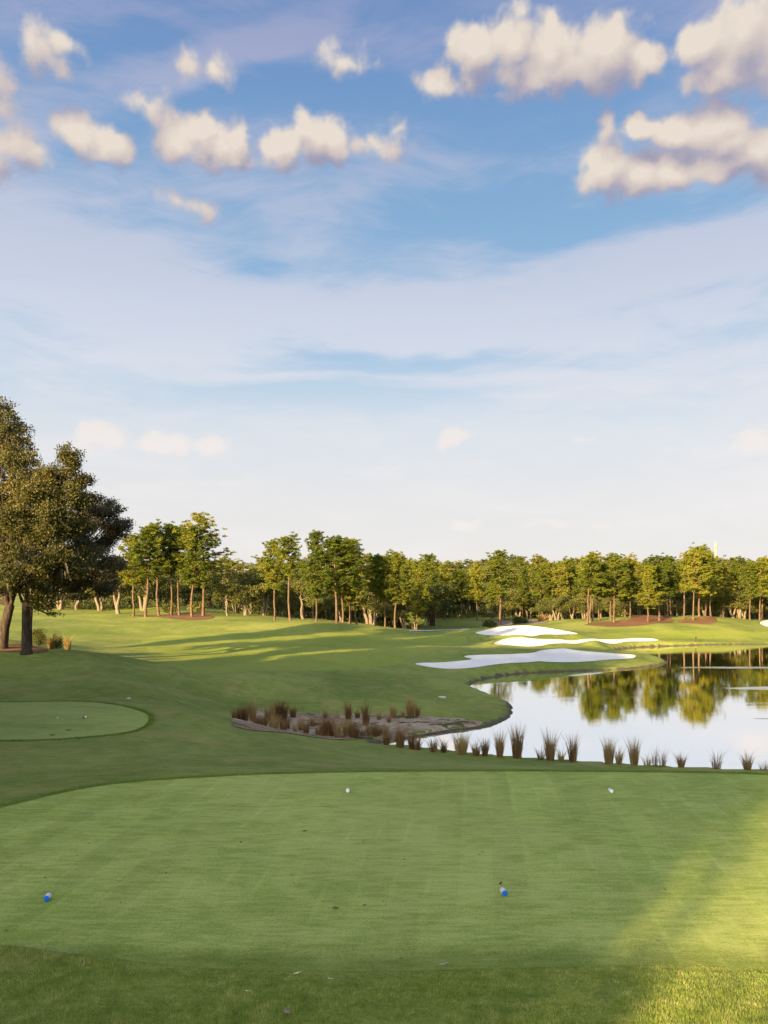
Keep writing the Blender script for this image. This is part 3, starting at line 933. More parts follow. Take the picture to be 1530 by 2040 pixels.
def oak_proto(Ht=10.0, wid=1.0, bark='oak_bark', leaf='oak_leaf', n_cl=420, multi=3):
    lobes = []
    for i in range(11):
        a = i * 2.4 + rng.uniform(-.4, .4)
        rr = Ht * .30 * wid * math.sqrt(rng.uniform(.1, 1))
        zz = Ht * rng.uniform(.42, .84) - rr * .12
        s = Ht * rng.uniform(.13, .20)
        lobes.append((rr * math.cos(a), rr * math.sin(a), zz, s * 1.25 * wid, s * 1.25 * wid, s * .85))
    paths = []
    tops = []
    for i in range(multi):
        a = rng.uniform(0, 6.28)
        q = np.array([math.cos(a), math.sin(a), 0]) * Ht * rng.uniform(.05, .12)
        p = curve((q[0] * .2, q[1] * .2, 0), q + (0, 0, Ht * .40), (0, 0, 0), 5, .03 * Ht * .4)
        paths.append((p, np.linspace(.030, .018, 5) * Ht)); tops.append(p[-1])
    for i, lb in enumerate(lobes):
        b0 = tops[i % multi]
        L = np.linalg.norm(np.array(lb[:3]) - b0)
        paths.append((curve(b0, lb[:3], (0, 0, .1 * L), 5, .05 * L), np.linspace(.014, .005, 5) * Ht))
    tv, tq = tubes(paths, 6)
    C, lv, lf = crown_leaves(lobes, n_cl, 22, .15 * Ht / 10, .30 * Ht / 10, .3, sub=6)
    return dict(H=Ht * .95, parts=[('trunk', mesh_np('oak_trunk', tv, tq, [M[bark]], True)), ('crown', mesh_np('oak_crown', lv, lf, [M[leaf]]))])


PROTO_OBJS = {}


def place(proto, name, loc, Ht, rz, label, cat='tree', group=None, sx=1.0):
    s = Ht / proto['H']
    e = empty(name, loc, rz, (s * sx, s * sx, s))
    tag(e, label, cat, group)
    for nm, me_ in proto['parts']:
        link(nm, me_, e)
    return e


PINES = [pine_proto(14, .42, .22, 0, 33, 15), pine_proto(14, .34, .25, .03, 37, 15), pine_proto(14, .48, .19, -.03, 27, 14), pine_proto(14, .28, .22, 0, 40, 14), pine_proto(14, .42, .28, .05, 36, 15), pine_proto(14, .54, .21, .02, 20, 16),
         pine_proto(14, .46, .24, .04, 22, 12), pine_proto(14, .38, .17, -.02, 26, 11)]
FARP = [pine_proto(14, .22, .25, 0, 30, 12, 18, leaf='far_leaf', size=.36), pine_proto(14, .27, .22, .03, 28, 12, 18, leaf='far_leaf', size=.36), pine_proto(14, .2, .27, -.02, 32, 12, 18, leaf='far_leaf', size=.36), pine_proto(14, .4, .2, .02, 20, 12, 18, leaf='far_leaf', size=.36)]
OAKS = [oak_proto(10, 1.0), oak_proto(10, 1.15, multi=4), oak_proto(10, .9, multi=2), oak_proto(10, 1.1, leaf='far_leaf')]
DARKO = [oak_proto(10, 1.1, 'shaded_bark', 'shrub_leaf', 460), oak_proto(10, 1.2, 'shaded_bark', 'shrub_leaf', 460, 4)]


def gz(x, y):
    return float(H(x, y)[0])


def tree_at(proto, name, px, d, top, label, rz=None, sx=1.0, cat='tree', group=None, sink=0.1):
    x = (px - CX) / F * d
    z = gz(x, d)
    ztop = CAMZ + (HY - top) / F * d
    return place(proto, name, (x, d, z - sink), ztop - z, rng.uniform(0, 6.28) if rz is None else rz, label, cat, group, sx)


GP = 'pines along the edge of the wood'
GO = 'oaks along the edge of the wood'
LEFTP = [  # px, depth, top, proto, width factor, label
    (266, 131, 1068, 0, 1.0, 'pine just right of the big dark oak crown, leftmost of the mulched group'),
    (290, 129, 1055, 2, 1.1, 'slim pine second from left in the mulched pine group'),
    (317, 130, 1046, 5, 1.1, 'tall thin pine, third from left in the mulched pine group'),
    (341, 134, 1048, 2, 1.0, 'shaded pine in the middle of the mulched group, before the grassy mound'),
    (357, 133, 1050, 5, 1.0, 'pine with a sunlit lower trunk left of the tallest pine of the mulched group'),
    (382, 127, 1050, 1, 1.0, 'pine with a leaning trunk at the front edge of the mulch, left of the tallest'),
    (405, 131, 1029, 4, 1.15, 'tallest pine of the left mulched group, with a long side branch to the right'),
    (547, 122, 1079, 0, .9, 'pine with a crooked trunk and dark top, left of the forked bare-limbed pine'),
    (578, 119, 1070, 5, 1.05, 'pine leaning right with bare pale side limbs, on the crest left of centre'),
    (630, 117, 1061, 3, .75, 'narrow pine with the sharpest top, left of the wide rounded pine crown'),
    (671, 116, 1071, 4, 1.2, 'wide rounded pine with a sunlit straight trunk on the grassy crest'),
    (683, 119, 1080, 1, 1.1, 'second trunk of the wide pine clump on the grassy crest'),
    (697, 121, 1076, 3, 1.1, 'dark-trunked pine inside the wide clump on the crest'),
    (711, 122, 1090, 0, 1.1, 'dark-trunked pine at the right side of the wide clump on the crest'),
    (748, 126, 1108, 2, 1.1, 'thin pine right of the wide clump, before the shaded green'),
    (767, 130, 1112, 0, 1.0, 'thin pine with a dull trunk just left of the short bright trunk'),
    (787, 124, 1104, 1, 1.0, 'pine with a short bright orange trunk where the crest runs down to the right'),
    (830, 150, 1118, 3, 1.0, 'full pine behind the small bright sapling'),
]
for px_, d_, tp_, k_, sx_, lb_ in LEFTP:
    k_ = k_ if px_ % 3 else {0: 6, 1: 7, 2: 7, 3: 3, 4: 6, 5: 5}[k_]
    tree_at(PINES[k_], 'pine_tree', px_, d_, tp_, lb_, None, sx_, 'pine', GP)
MIDP = [
    (853, 185, 1112, 3, 1.1, 'pale green pine rising above the shaded fairway, left edge of the far wood'),
    (885, 200, 1122, 1, 1.0, 'pine with thin trunk above the far shaded fairway'),
    (920, 205, 1135, 4, 1.0, 'pine with a pale bare trunk left of the tall yellow-green pine'),
    (950, 196, 1128, 1, 1.0, 'leafy pine immediately left of the tall yellow-green pine'),
    (979, 192, 1150, 2, .9, 'short pine with a bright orange trunk left of the dark straight trunk'),
    (996, 172, 1103, 1, 1.15, 'tall yellow-green pine with a dark straight trunk behind the back bunker'),
    (1040, 190, 1128, 3, 1.0, 'pine between the yellow-green pine and the dark round-topped pine'),
    (1076, 180, 1130, 4, .95, 'dark round-topped pine with a thin grey trunk above the grey bed'),
    (1091, 186, 1124, 3, 1.0, 'dark-trunked pine right of the dark round-topped pine'),
    (1110, 172, 1118, 0, 1.0, 'pine with a short sunlit trunk left of the triple-trunk pines'),
    (1135, 178, 1112, 1, 1.0, 'full bright green pine behind and left of the triple-trunk pines'),
    (1169, 143, 1103, 5, 1.1, 'leftmost pale trunk of the three pines at the left end of the mulch'),
    (1176, 146, 1108, 2, 1.1, 'middle trunk of the three pines at the left end of the mulch'),
    (1181, 147, 1101, 5, 1.1, 'right trunk of the three pines at the left end of the mulch'),
    (1193, 149, 1118, 2, 1.0, 'thin pine standing alone between the three-trunk pines and the pair of thick trunks'),
    (1216, 150, 1116, 0, 1.1, 'thick leaning trunk, left one of the pair on the mulch'),
    (1223, 146, 1110, 4, 1.0, 'straight trunk, right one of the pair on the mulch'),
    (1245, 155, 1120, 3, 1.0, 'pine with a short trunk below the golden tree top'),
    (1255, 152, 1116, 1, 1.0, 'pine with the thickest orange trunk, left of the shadow-striped mound'),
    (1290, 146, 1118, 3, 1.1, 'pine in front of the shadow-striped mound'),
    (1313, 149, 1109, 1, 1.1, 'pine at the right foot of the shadow-striped mound'),
    (1330, 160, 1112, 0, 1.1, 'pine behind the right end of the shadow-striped mound'),
    (1337, 163, 1110, 2, 1.1, 'slim pine in shade behind the shadow-striped mound'),
    (1362, 152, 1101, 0, 1.0, 'pine with a bright trunk at the left side of the small mulch bed'),
    (1381, 150, 1098, 4, 1.0, 'dark forked pine standing on the small mulch bed'),
    (1393, 155, 1092, 1, 1.1, 'pine beside the dark fork on the small mulch bed, highest crown of the right wood'),
    (1405, 161, 1094, 3, 1.0, 'shaded pine behind the small mulch bed'),
    (1416, 159, 1108, 5, 1.0, 'pine with a bright trunk at the right side of the small mulch bed'),
    (1441, 166, 1114, 0, 1.0, 'pine right of the small mulch bed with a rounded green crown'),
    (1468, 172, 1120, 3, 1.1, 'dark broad pine on the right grassy crest'),
    (1494, 158, 1116, 1, 1.1, 'pine with paired trunks left of the far right bunker'),
    (1513, 160, 1106, 4, 1.0, 'tall pine above the far right bunker'),
    (1519, 163, 1112, 0, 1.0, 'leaning pine beside the tall one above the far right bunker'),
    (1552, 160, 1104, 1, 1.0, 'pine at the very right edge of the photo'),
    (1580, 158, 1110, 3, 1.0, 'pine beyond the right edge of the photo'),
    (1620, 160, 1105, 0, 1.0, 'second pine beyond the right edge of the photo'),
]
for px_, d_, tp_, k_, sx_, lb_ in MIDP:
    k_ = k_ if px_ % 3 else {0: 6, 1: 7, 2: 7, 3: 3, 4: 6, 5: 5}[k_]
    tree_at(PINES[k_], 'pine_tree', px_, d_, tp_ + rng.uniform(-6, 12), lb_, None, sx_ * rng.uniform(.85, 1.1), 'pine', GP)
OAKL = [
    (120, 150, 1110, 0, 1.1, 'sunlit oak seen below the big left oak crown'),
    (150, 152, 1120, 1, 1.1, 'brown-green oak behind the left fairway mound'),
    (200, 152, 1115, 1, 1.1, 'oak behind the dark crown left of the white forked trunk'),
    (236, 138, 1118, 2, 1.1, 'oak with bright forked white trunks left of the mulched pines'),
    (285, 150, 1115, 0, 1.1, 'mossy oak behind the left pines of the mulched group'),
    (330, 165, 1112, 1, 1.1, 'olive oak behind the grassy mound of the mulched pines'),
    (375, 168, 1118, 0, 1.1, 'oak in half shade behind the leaning pine trunk'),
    (454, 133, 1150, 2, 1.0, 'small round oak with a pale trunk right of the tallest left pine'),
    (470, 146, 1118, 1, 1.1, 'pale dusty-green oak behind the small round oak'),
    (489, 136, 1128, 1, .9, 'oak with several splayed pale trunks on the left crest'),
    (526, 139, 1130, 0, 1.0, 'oak with a leaning white trunk left of the crooked pine'),
    (605, 142, 1140, 2, 1.1, 'shaded oak with a pale trunk base behind the leaning pine'),
    (735, 150, 1130, 1, 1.1, 'mossy oak behind the right side of the wide pine clump'),
    (806, 165, 1134, 0, 1.0, 'grey-brown oak above the shaded green'),
    (870, 212, 1150, 1, 1.2, 'grey oak at the far side of the shaded fairway'),
    (930, 214, 1155, 2, 1.2, 'brownish oak under the pines of the far wood'),
    (1150, 190, 1150, 0, 1.1, 'oak behind the three-trunk pines'),
    (1350, 180, 1140, 3, 1.1, 'oak filling the gap right of the striped mound'),
    (1475, 168, 1150, 1, 1.1, 'grey-green oak left of the far right bunker'),
]
for px_, d_, tp_, k_, sx_, lb_ in OAKL:
    tree_at(OAKS[k_], 'oak_tree', px_, d_, tp_, lb_, None, sx_, 'oak', GO)
# dark trees deep in the wood: fill between the trunks
for i, px_ in enumerate(range(90, 860, 32)):
    d_ = 158 + (i * 37 % 23)
    tree_at(DARKO[i % 2], 'oak_tree', px_ + (i * 13 % 11), d_, 1142 + (i * 29 % 22), 'dark shaded oak deep in the wood behind the lit trunks', None, 1.2, 'oak', 'dark oaks deep in the wood')
for i, px_ in enumerate(range(850, 1620, 26)):
    d_ = (222 if px_ < 1090 else 192) + (i * 37 % 20)
    tree_at(DARKO[i % 2], 'oak_tree', px_ + (i * 13 % 11), d_, 1150 + (i * 29 % 22), 'dark shaded oak deep in the wood behind the lit trunks', None, 1.2, 'oak', 'dark oaks deep in the wood')
for i in range(46):
    px_ = 1000 + i * 13.4 + (i * 7 % 9)
    d_ = 168 + (i * 11 % 22)
    if px_ < 1090: d_ += 25
    tree_at(OAKS[(i * 3) % 4], 'oak_tree', px_, d_, 1172 + (i * 31 % 30), 'low leafy young oak filling the gap between the pine trunks', None, 1.35, 'oak', 'low leafy trees between the pine trunks')
for i in range(16):
    px_ = 500 + i * 20 + (i * 7 % 9)
    tree_at(OAKS[(i * 3) % 4], 'oak_tree', px_, 146 + (i * 11 % 16), 1168 + (i * 31 % 26), 'low leafy young oak filling the gap between the pine trunks', None, 1.35, 'oak', 'low leafy trees between the pine trunks')
# second and third rows of the far wood
for i in range(110):
    px_ = 800 + (i * 61.8) % 830
    d_ = 225 + (i * 17 % 85)
    if d_ < 235 and px_ < 1000: d_ += 30
    tp_ = 1113 + (i * 23 % 17) - 4 * math.sin(px_ * .013)
    tree_at(FARP[i % 4 if i % 5 else 0] if i % 4 else OAKS[3], 'pine_tree' if i % 4 else 'oak_tree', px_, d_, tp_, 'green tree in the far wood behind the front row of pines', None, 1.15, 'tree', 'trees of the far wood')
for i in range(52):
    px_ = 90 + i * 14.4 + (i * 13 % 9)
    d_ = 178 + (i * 17 % 40)
    tp_ = 1110 + (i * 23 % 19) - (10 if 640 < px_ < 790 else 0)
    tree_at(FARP[i % 3], 'pine_tree', px_, d_, tp_, 'green tree in the left wood behind the front pines', None, 1.2, 'tree', 'trees of the left wood')
tree_at(dict(H=PINES[5]['H'], parts=[('trunk', PINES[5]['parts'][0][1]), ('crown', pine_proto(14, .7, .2, 0, 12, 5, 20, leaf='golden_leaf')['parts'][1][1])]), 'bald_cypress', 1257, 176, 1104,
        'tree with a sparse golden-orange top sticking out above the green crowns', None, .8, 'tree')
sap = oak_proto(3, 1.1, n_cl=130, multi=1)
sap['parts'][1][1].materials[0] = leaf_mat('sapling_leaves', [(0, (.10, .15, .02)), (1, (.24, .28, .05))], .4)
tree_at(sap, 'sapling', 829, 126, 1218, 'small bright yellow-green sapling below the end of the crest', None, 1.2, 'tree')

# ------------------------------------------------------------------ big oaks on the left mound
def lobe(px, py, d, rx, ry_, rz_):
    """crown lobe around a world point: centre, then radii in metres"""
    x, y, z = pd(px, py, d)
    return (x, y, z, rx, ry_, rz_)


def big_oak(name, base_px, base_py, d, top_fork, lobes, label, leaf, n_cl, per, size, clump_r, r0, moss=0, shell=.5, twigs=6, bark='shaded_bark'):
    x, y, z = pd(base_px, base_py, d)
    z = gz(x, y) - .15
    tx, ty, tz = pd(*top_fork)
    tp = [(0, 0, 0), (.04, 0, .4), ((tx - x) * .35, (ty - y) * .3, (tz - z) * .5), (tx - x, ty - y, tz - z)]
    lob = [(a - x, b - y, c - z, e, f, g_) for (a, b, c, e, f, g_) in lobes]
    parts = oak(r0, tp, None, lob, n_cl, per, size, clump_r, bark, leaf, twigs, moss, shell, trunk_r=np.array([r0 * 1.5, r0 * 1.12, r0 * .92, r0 * .85]))
    e = empty(name, (x, y, z))
    tag(e, label, 'oak', 'big oaks on the left mound')
    for nm, me_ in parts:
        po = link(nm, me_, e)
        if nm == 'moss': tag(po, 'grey moss hanging below the crown', kind='stuff')
    return e


# tall oak: trunk nearer the left edge
big_oak('oak_tree', 3, 1297, 61, (20, 1205, 61), [
    lobe(10, 850, 62, 2.0, 2.2, 1.7), lobe(-10, 905, 62, 3.0, 3.0, 2.2), lobe(40, 890, 61, 1.3, 1.8, 1.3), lobe(40, 930, 60, 1.5, 2.2, 1.3), lobe(-40, 880, 63, 3, 3, 2.6), lobe(20, 985, 60, 2.6, 2.8, 1.9), lobe(-60, 980, 62, 3.2, 3.2, 2.4),
    lobe(10, 1060, 59, 2.8, 2.8, 2.0), lobe(-50, 1080, 61, 3.2, 3.2, 2.3), lobe(30, 1130, 59, 2.3, 2.4, 1.4), lobe(-70, 1160, 61, 3.0, 3.0, 1.8), lobe(-30, 820, 63, 1.8, 2, 1.4), lobe(-120, 950, 62, 3.2, 3.2, 3)],
    'tallest live oak, sunlit olive crown, trunk at the very left edge of the photo', 'near_oak_leaf', 2900, 30, .095, .21, .40, 0)
# second oak with the dark trunk fully in view
big_oak('oak_tree', 52, 1297, 58, (52, 1200, 58), [
    lobe(112, 935, 58, 1.5, 1.8, 1.35), lobe(140, 905, 58, .9, 1.1, .7), lobe(155, 950, 58, .9, 1.3, 1.0), lobe(90, 975, 57, 1.8, 2, 1.4), lobe(150, 985, 57, 1.1, 1.4, .9), lobe(60, 1030, 57, 2.2, 2.3, 1.7), lobe(120, 1040, 57, 1.9, 2.2, 1.4),
    lobe(80, 1100, 56, 2.3, 2.3, 1.6), lobe(140, 1110, 57, 1.7, 2, 1.2), lobe(50, 1150, 56, 1.9, 2.0, 1.1), lobe(100, 1160, 58, 1.4, 1.7, .9), lobe(96, 1205, 57, .7, .8, .5), lobe(75, 1190, 57, .8, .9, .7), lobe(20, 1150, 57, 1.6, 1.8, 1.2), lobe(108, 1222, 57, .35, .4, .16)],
    'live oak with a dark trunk standing in the mulch, moss hanging beside it', 'near_oak_leaf', 2300, 30, .09, .20, .34, 45)
# oak behind; its grey leaf colour paints the crown's shaded right side
big_oak('oak_tree', 57, 1290, 64, (62, 1195, 64), [
    lobe(190, 1012, 63, 1.5, 1.8, 1.0), lobe(222, 1020, 63, 1.1, 1.3, 1.0), lobe(245, 1045, 63, .7, .9, .7), lobe(175, 1050, 63, 2.0, 2.1, 1.4), lobe(212, 1070, 63, 1.5, 1.8, 1.1), lobe(150, 1090, 62, 1.9, 2.0, 1.4), lobe(195, 1112, 63, 1.8, 2.0, 1.3),
    lobe(222, 1130, 63, 1.2, 1.3, 1.0), lobe(160, 1140, 63, 1.6, 1.8, 1.0), lobe(190, 1160, 63, 1.6, 1.6, .9), lobe(120, 1130, 63, 1.6, 1.8, 1.2), lobe(165, 1000, 63, 1.2, 1.4, .7), lobe(140, 1172, 63, 1.4, 1.4, .8), lobe(212, 1172, 64, 1.0, 1.1, .6)],
    'shade-toned grey thin-leaved oak behind the dark trunk, its crown reaching farthest right', 'shaded_oak_leaf', 2100, 26, .085, .19, .22, 0, .45, 9, 'shaded_bark')

# trees out of the picture to the left: they stand in the low sun and shade the tees and the fairway
def shade_proto(seed_w=1.0):
    lobes = []
    for i in range(13):
        a = i * 2.4
        zz = 10 * (.30 + .55 * i / 12)
        rr = 10 * .17 * math.sin(math.pi * min(.95, .25 + .75 * (1 - i / 12)))
        lobes.append((rr * math.cos(a), rr * math.sin(a), zz, 1.9, 1.9, 1.5))
    tv, tq = tubes([(curve((0, 0, 0), (0, 0, 8.5), (.2, 0, 0), 6, .1), np.linspace(.32, .08, 6))] +
                   [(curve((0, 0, 3 + lb[2] * .3), lb[:3], (0, 0, .2), 5, .1), np.linspace(.12, .04, 5)) for lb in lobes], 6)
    C, lv, lf = crown_leaves(lobes, 900, 26, .15, .33, .2)
    return dict(H=9.9, parts=[('trunk', mesh_np('oak_trunk', tv, tq, [M['oak_bark']], True)), ('crown', mesh_np('oak_crown', lv, lf, [M['oak_leaf']]))])


SO = shade_proto()
GS = 'oaks left of the photo'
# (s, l): metres across and along the sun's direction; height; width
SHADE = [(2.0, -40, 18, .66), (8.5, -40, 18, .7), (2.8, -31, 12, .9), (-6.7, -38, 18, .66), (-13, -38, 18, .78), (-20, -36, 18, .78), (-27, -30, 18, .8), (-7.3, -30, 12, .92), (-14, -27, 13, .9),
         (-33.5, -18, 18, .95), (-40, -12, 18, .95), (-46.5, -8, 15, .95), (-53, -4, 12, .95), (-60, 2, 7.0, 1.1), (-24, -24, 14, .95), (-30, -30, 17, .95), (-37, -20, 17.5, .95), (-43, -16, 15.5, .95), (-67, 6, 8, 1.0),
         (-21, -44, 16, .85), (-11, -46, 16, .8), (-50, -14, 13, .95), (-57, -8, 9.5, .95), (-34, 8, 18, .78), (-40, 13, 17.5, .8), (-46, 17, 14.5, .85), (-54, 12, 8, .8), (-28, 3, 13, .8), (-69.5, 34, 12, .95), (-1.5, -52, 12, .9)]
for (s_, l_, h_, w_) in SHADE:
    x = -SH[0] * l_ + .819 * s_
    y = -SH[1] * l_ - .574 * s_
    if x > -.478 * y - h_ * .34 and y > 0:
        print('shade tree near the frame', s_, l_, x, y)
    place(SO, 'oak_tree', (x, y, gz(x, y) - .1), h_, x * 1.7, 'live oak left of the photo that shades the tees', 'oak', GS, w_ / 1.0)

# ------------------------------------------------------------------ undergrowth of the wood (stuff)
def scatter_mass(name, pts, hts, per, size, mat, label):
    C, S = [], []
    for (x, y), h in zip(pts, hts):
        z = gz(x, y)
        n = per
        q = rng.normal(0, 1, (n, 3)) * np.array([1.1, .8, .35 * h]) + (x, y, z + h * .42)
        q[:, 2] = np.maximum(q[:, 2], z + .05)
        C.append(q)
    C = np.concatenate(C)
    v, f = leaf_quads(C, size * rng.uniform(.6, 1.3, len(C)), None, .5)
    o = link(name, mesh_np(name, v, f, [mat]))
    return tag(o, label, kind='stuff')


def rowpts(spec, n):
    out = []
    px = np.array([s[0] for s in spec], float); dd = np.array([s[1] for s in spec], float)
    for i in range(n):
        p = px[0] + (px[-1] - px[0]) * (i + rng.uniform(0, 1)) / n
        d = np.interp(p, px, dd) + rng.uniform(0, 14)
        out.append(((p - CX) / F * d, d))
    return out


pl = rowpts([(60, 152), (430, 158), (500, 142), (800, 158)], 260)
scatter_mass('undergrowth', pl, rng.uniform(1.6, 3.8, len(pl)), 95, .17, M['shrub_leaf'], 'dark bushy undergrowth between the trunks of the left wood')
pl = rowpts([(800, 215), (1000, 208), (1090, 190), (1150, 176), (1300, 180), (1650, 178)], 330)
scatter_mass('undergrowth', pl, rng.uniform(1.6, 4.2, len(pl)), 95, .19, M['shrub_leaf'], 'shady undergrowth between the trunks of the far wood')

# ------------------------------------------------------------------ grass clumps
def clump_mesh(n, h, spread, mat, droop=.25, w=.009):
    a = rng.uniform(0, 6.28, n); l = h * np.where(rng.uniform(0, 1, n) < .62, rng.uniform(.30, .66, n), rng.uniform(.6, 1.0, n))
    r0 = rng.uniform(0, 1, n) ** .6 * spread * .45
    b = np.stack([r0 * np.cos(a), r0 * np.sin(a), np.zeros(n)], 1)
    out = np.stack([np.cos(a), np.sin(a), np.zeros(n)], 1)
    ti = rng.uniform(.02, .50, n)[:, None] * (r0 / (spread * .45 + 1e-9))[:, None] ** .7
    mid = b + out * ti * l[:, None] * .45 + np.array([0, 0, 1]) * l[:, None] * .6
    tip = b + out * (ti + rng.uniform(0, droop, n)[:, None] * .6) * l[:, None] + np.array([0, 0, 1]) * l[:, None]
    sd_ = rand_unit(n); sd_[:, 2] = 0; sd_ /= np.linalg.norm(sd_, axis=1)[:, None] + 1e-9
    ww = w * rng.uniform(.6, 1.4, n)[:, None]
    v = np.stack([b - sd_ * ww, b + sd_ * ww, mid + sd_ * ww * .9, mid - sd_ * ww * .9, tip], 1).reshape(-1, 3)
    k = np.arange(n)[:, None] * 5
    return mesh_np('grass_clump', v, [k + np.array([[0, 1, 2, 3]]), k + np.array([[3, 2, 4]])], [mat])


REEDS = [clump_mesh(240, 1.0, .42, M['reed']), clump_mesh(170, 1.0, .34, M['reed'], .3), clump_mesh(320, 1.0, .55, M['reed'], .35), clump_mesh(110, 1.0, .3, M['reed'], .4), clump_mesh(60, 1.0, .36, M['reed'], .6)]
SHORE = [  # px, base py, height px, proto, width, label
    (863, 1498, 26, 1, 1.1, 'short fan-shaped cordgrass clump, first on the near shore from the left'),
    (884, 1499, 30, 3, 1.0, 'slanting reddish cordgrass clump beside the widest brown clump'),
    (919, 1503, 40, 2, 1.1, 'widest low brown cordgrass clump on the near shore'),
    (948, 1505, 28, 3, 1.1, 'small cordgrass clump just right of the widest brown clump'),
    (966, 1506, 34, 1, .9, 'thin upright cordgrass clump, third right of the widest brown clump'),
    (996, 1508, 48, 1, 1.0, 'tall narrow cordgrass clump before the bright water'),
    (1030, 1510, 58, 2, .9, 'tall bushy cordgrass clump with loose spreading tips'),
    (1077, 1513, 26, 4, 1.0, 'sparse wisps of cordgrass left of the tall square clump'),
    (1096, 1515, 54, 0, 1.0, 'tall thick cordgrass clump with a square outline'),
    (1118, 1516, 26, 4, 1.0, 'faint sparse cordgrass wisps right of the square clump'),
    (1141, 1517, 50, 1, 1.1, 'upright orange-brown cordgrass clump with loose tips'),
    (1213, 1521, 46, 2, .8, 'brown cordgrass clump at the left of a close pair'),
    (1233, 1522, 32, 3, 1.0, 'thin cordgrass clump at the right of a close pair'),
    (1264, 1524, 50, 0, .95, 'dense dark cordgrass clump between the close pair and the thin wisps'),
    (1290, 1525, 22, 4, 1.0, 'very faint cordgrass wisps right of the dense dark clump'),
    (1305, 1526, 38, 4, .7, 'single bundle of slanting cordgrass stems'),
    (1320, 1526, 34, 4, .9, 'left-leaning cordgrass stems beside the slanting bundle'),
    (1357, 1528, 28, 3, 1.1, 'small lone cordgrass clump, third from the right edge'),
    (1427, 1531, 36, 4, 1.1, 'leaning cordgrass clump, second from the right edge'),
    (1489, 1533, 34, 3, 1.1, 'small lone cordgrass clump nearest the right edge'),
    (1522, 1534, 18, 4, 1.0, 'last faint cordgrass wisps at the right edge'),
    (832, 1494, 34, 3, 1.1, 'thin cordgrass clump where the pond narrows to the waste area'),
    (797, 1489, 40, 2, .8, 'broad cordgrass clump at the narrow left end of the water'),
    (820, 1492, 32, 1, .9, 'cordgrass clump between the broad and thin ones at the narrow water'),
    (770, 1484, 24, 1, 1.0, 'low cordgrass clump half hidden by the near bank'),
]
WASTE = [
    (470, 1445, 34, 0, 'low cordgrass clump at the left tip of the waste area'), (484, 1441, 38, 2, 'bushy cordgrass clump second from the left tip of the waste area'), (503, 1437, 44, 1, 'tallest thin cordgrass clump at the left of the waste area'),
    (525, 1460, 28, 0, 'dark cordgrass clump at the front left of the waste area'), (545, 1466, 40, 2, 'grey cordgrass clump low at the front of the waste area'), (548, 1434, 38, 0, 'cordgrass clump at the back left, left of the doubled one'),
    (562, 1436, 40, 2, 'big doubled cordgrass clump at the back left'), (565, 1468, 38, 0, 'squat cordgrass clump in front of the doubled one'), (584, 1430, 24, 1, 'cordgrass clump standing apart at the back, right of the doubled one'),
    (588, 1468, 22, 3, 'faint cordgrass clump at the front edge'), (610, 1468, 30, 1, 'brown cordgrass clump at the front, left of the golden ones'), (634, 1470, 28, 3, 'narrow cordgrass clump at the front beside the golden ones'),
    (648, 1432, 20, 3, 'small cordgrass clump at the back, left of centre'), (656, 1471, 42, 2, 'golden-brown cordgrass clump at the front centre'), (671, 1431, 14, 4, 'tiny dark cordgrass tuft at the back centre'),
    (694, 1434, 34, 1, 'dark upright cordgrass clump at the back centre'), (692, 1474, 40, 0, 'golden cordgrass clump nearest the middle of the front edge'), (712, 1431, 18, 3, 'small green-brown tuft at the back right of centre'),
    (729, 1446, 44, 1, 'dark tall cordgrass clump in the middle of the sand'), (723, 1475, 26, 4, 'sparse cordgrass at the front right'), (750, 1478, 34, 2, 'broad greenish cordgrass clump at the front right'),
    (755, 1434, 20, 3, 'small cordgrass clump behind the broad greenish one'), (784, 1431, 26, 1, 'cordgrass clump on the pale sand at the back right'), (803, 1429, 18, 3, 'little cordgrass clump left of the tall back right pair'),
    (512, 1455, 30, 1, 'cordgrass clump left of the squat front one, at the front left'), (534, 1440, 30, 1, 'thin cordgrass clump between the doubled clump and the left tip'), (572, 1452, 30, 3, 'cordgrass clump in the sand just right of the squat one'),
    (600, 1456, 26, 1, 'cordgrass clump standing in mid sand left of centre'), (622, 1446, 22, 3, 'small cordgrass tuft in mid sand left of centre'), (645, 1466, 34, 0, 'dense brown cordgrass clump beside the golden-brown front centre one'), (672, 1470, 34, 1, 'cordgrass clump between the two golden front clumps'),
    (705, 1470, 30, 2, 'cordgrass clump touching the golden middle one on its right'), (737, 1472, 34, 0, 'greenish cordgrass clump left of the broad one at the front right'), (768, 1466, 26, 1, 'cordgrass clump where the sand turns dark at the right'), (775, 1440, 20, 3, 'small cordgrass tuft in the pale sand at the right'),
    (818, 1427, 36, 0, 'tall cordgrass clump at the back right corner'), (832, 1427, 26, 3, 'last cordgrass clump at the back right corner'),
]
RG = 'cordgrass clumps around the pond'
for (px_, py_, hp, k_, w_, lb_) in SHORE:
    x, y, z = hit(px_, py_)
    h_ = hp / F * y * 1.35
    o_ = link('grass_clump', REEDS[k_], None, (x, y, z - .02)); o_.rotation_euler = (0, 0, rng.uniform(0, 6.28)); o_.scale = (w_ * .95, w_ * .95, h_)
    tag(o_, lb_, 'grass clump', RG)
for (px_, py_, hp, k_, lb_) in WASTE:
    d_ = hit(px_, py_)[1]
    if d_ < 43.8: d_ = 44.6
    x = (px_ - CX) / F * d_
    y = d_
    z = gz(x, y)
    ztop = CAMZ - (py_ - hp - HY) / F * y
    h_ = max(.75, (ztop - z) * 1.3)
    w_ = min(1.1, .6 + h_ * .3)
    o_ = link('grass_clump', REEDS[k_], None, (x, y, z - .02)); o_.rotation_euler = (0, 0, rng.uniform(0, 6.28)); o_.scale = (w_ * 1.0, w_ * 1.0, h_)
    tag(o_, lb_, 'grass clump', RG)

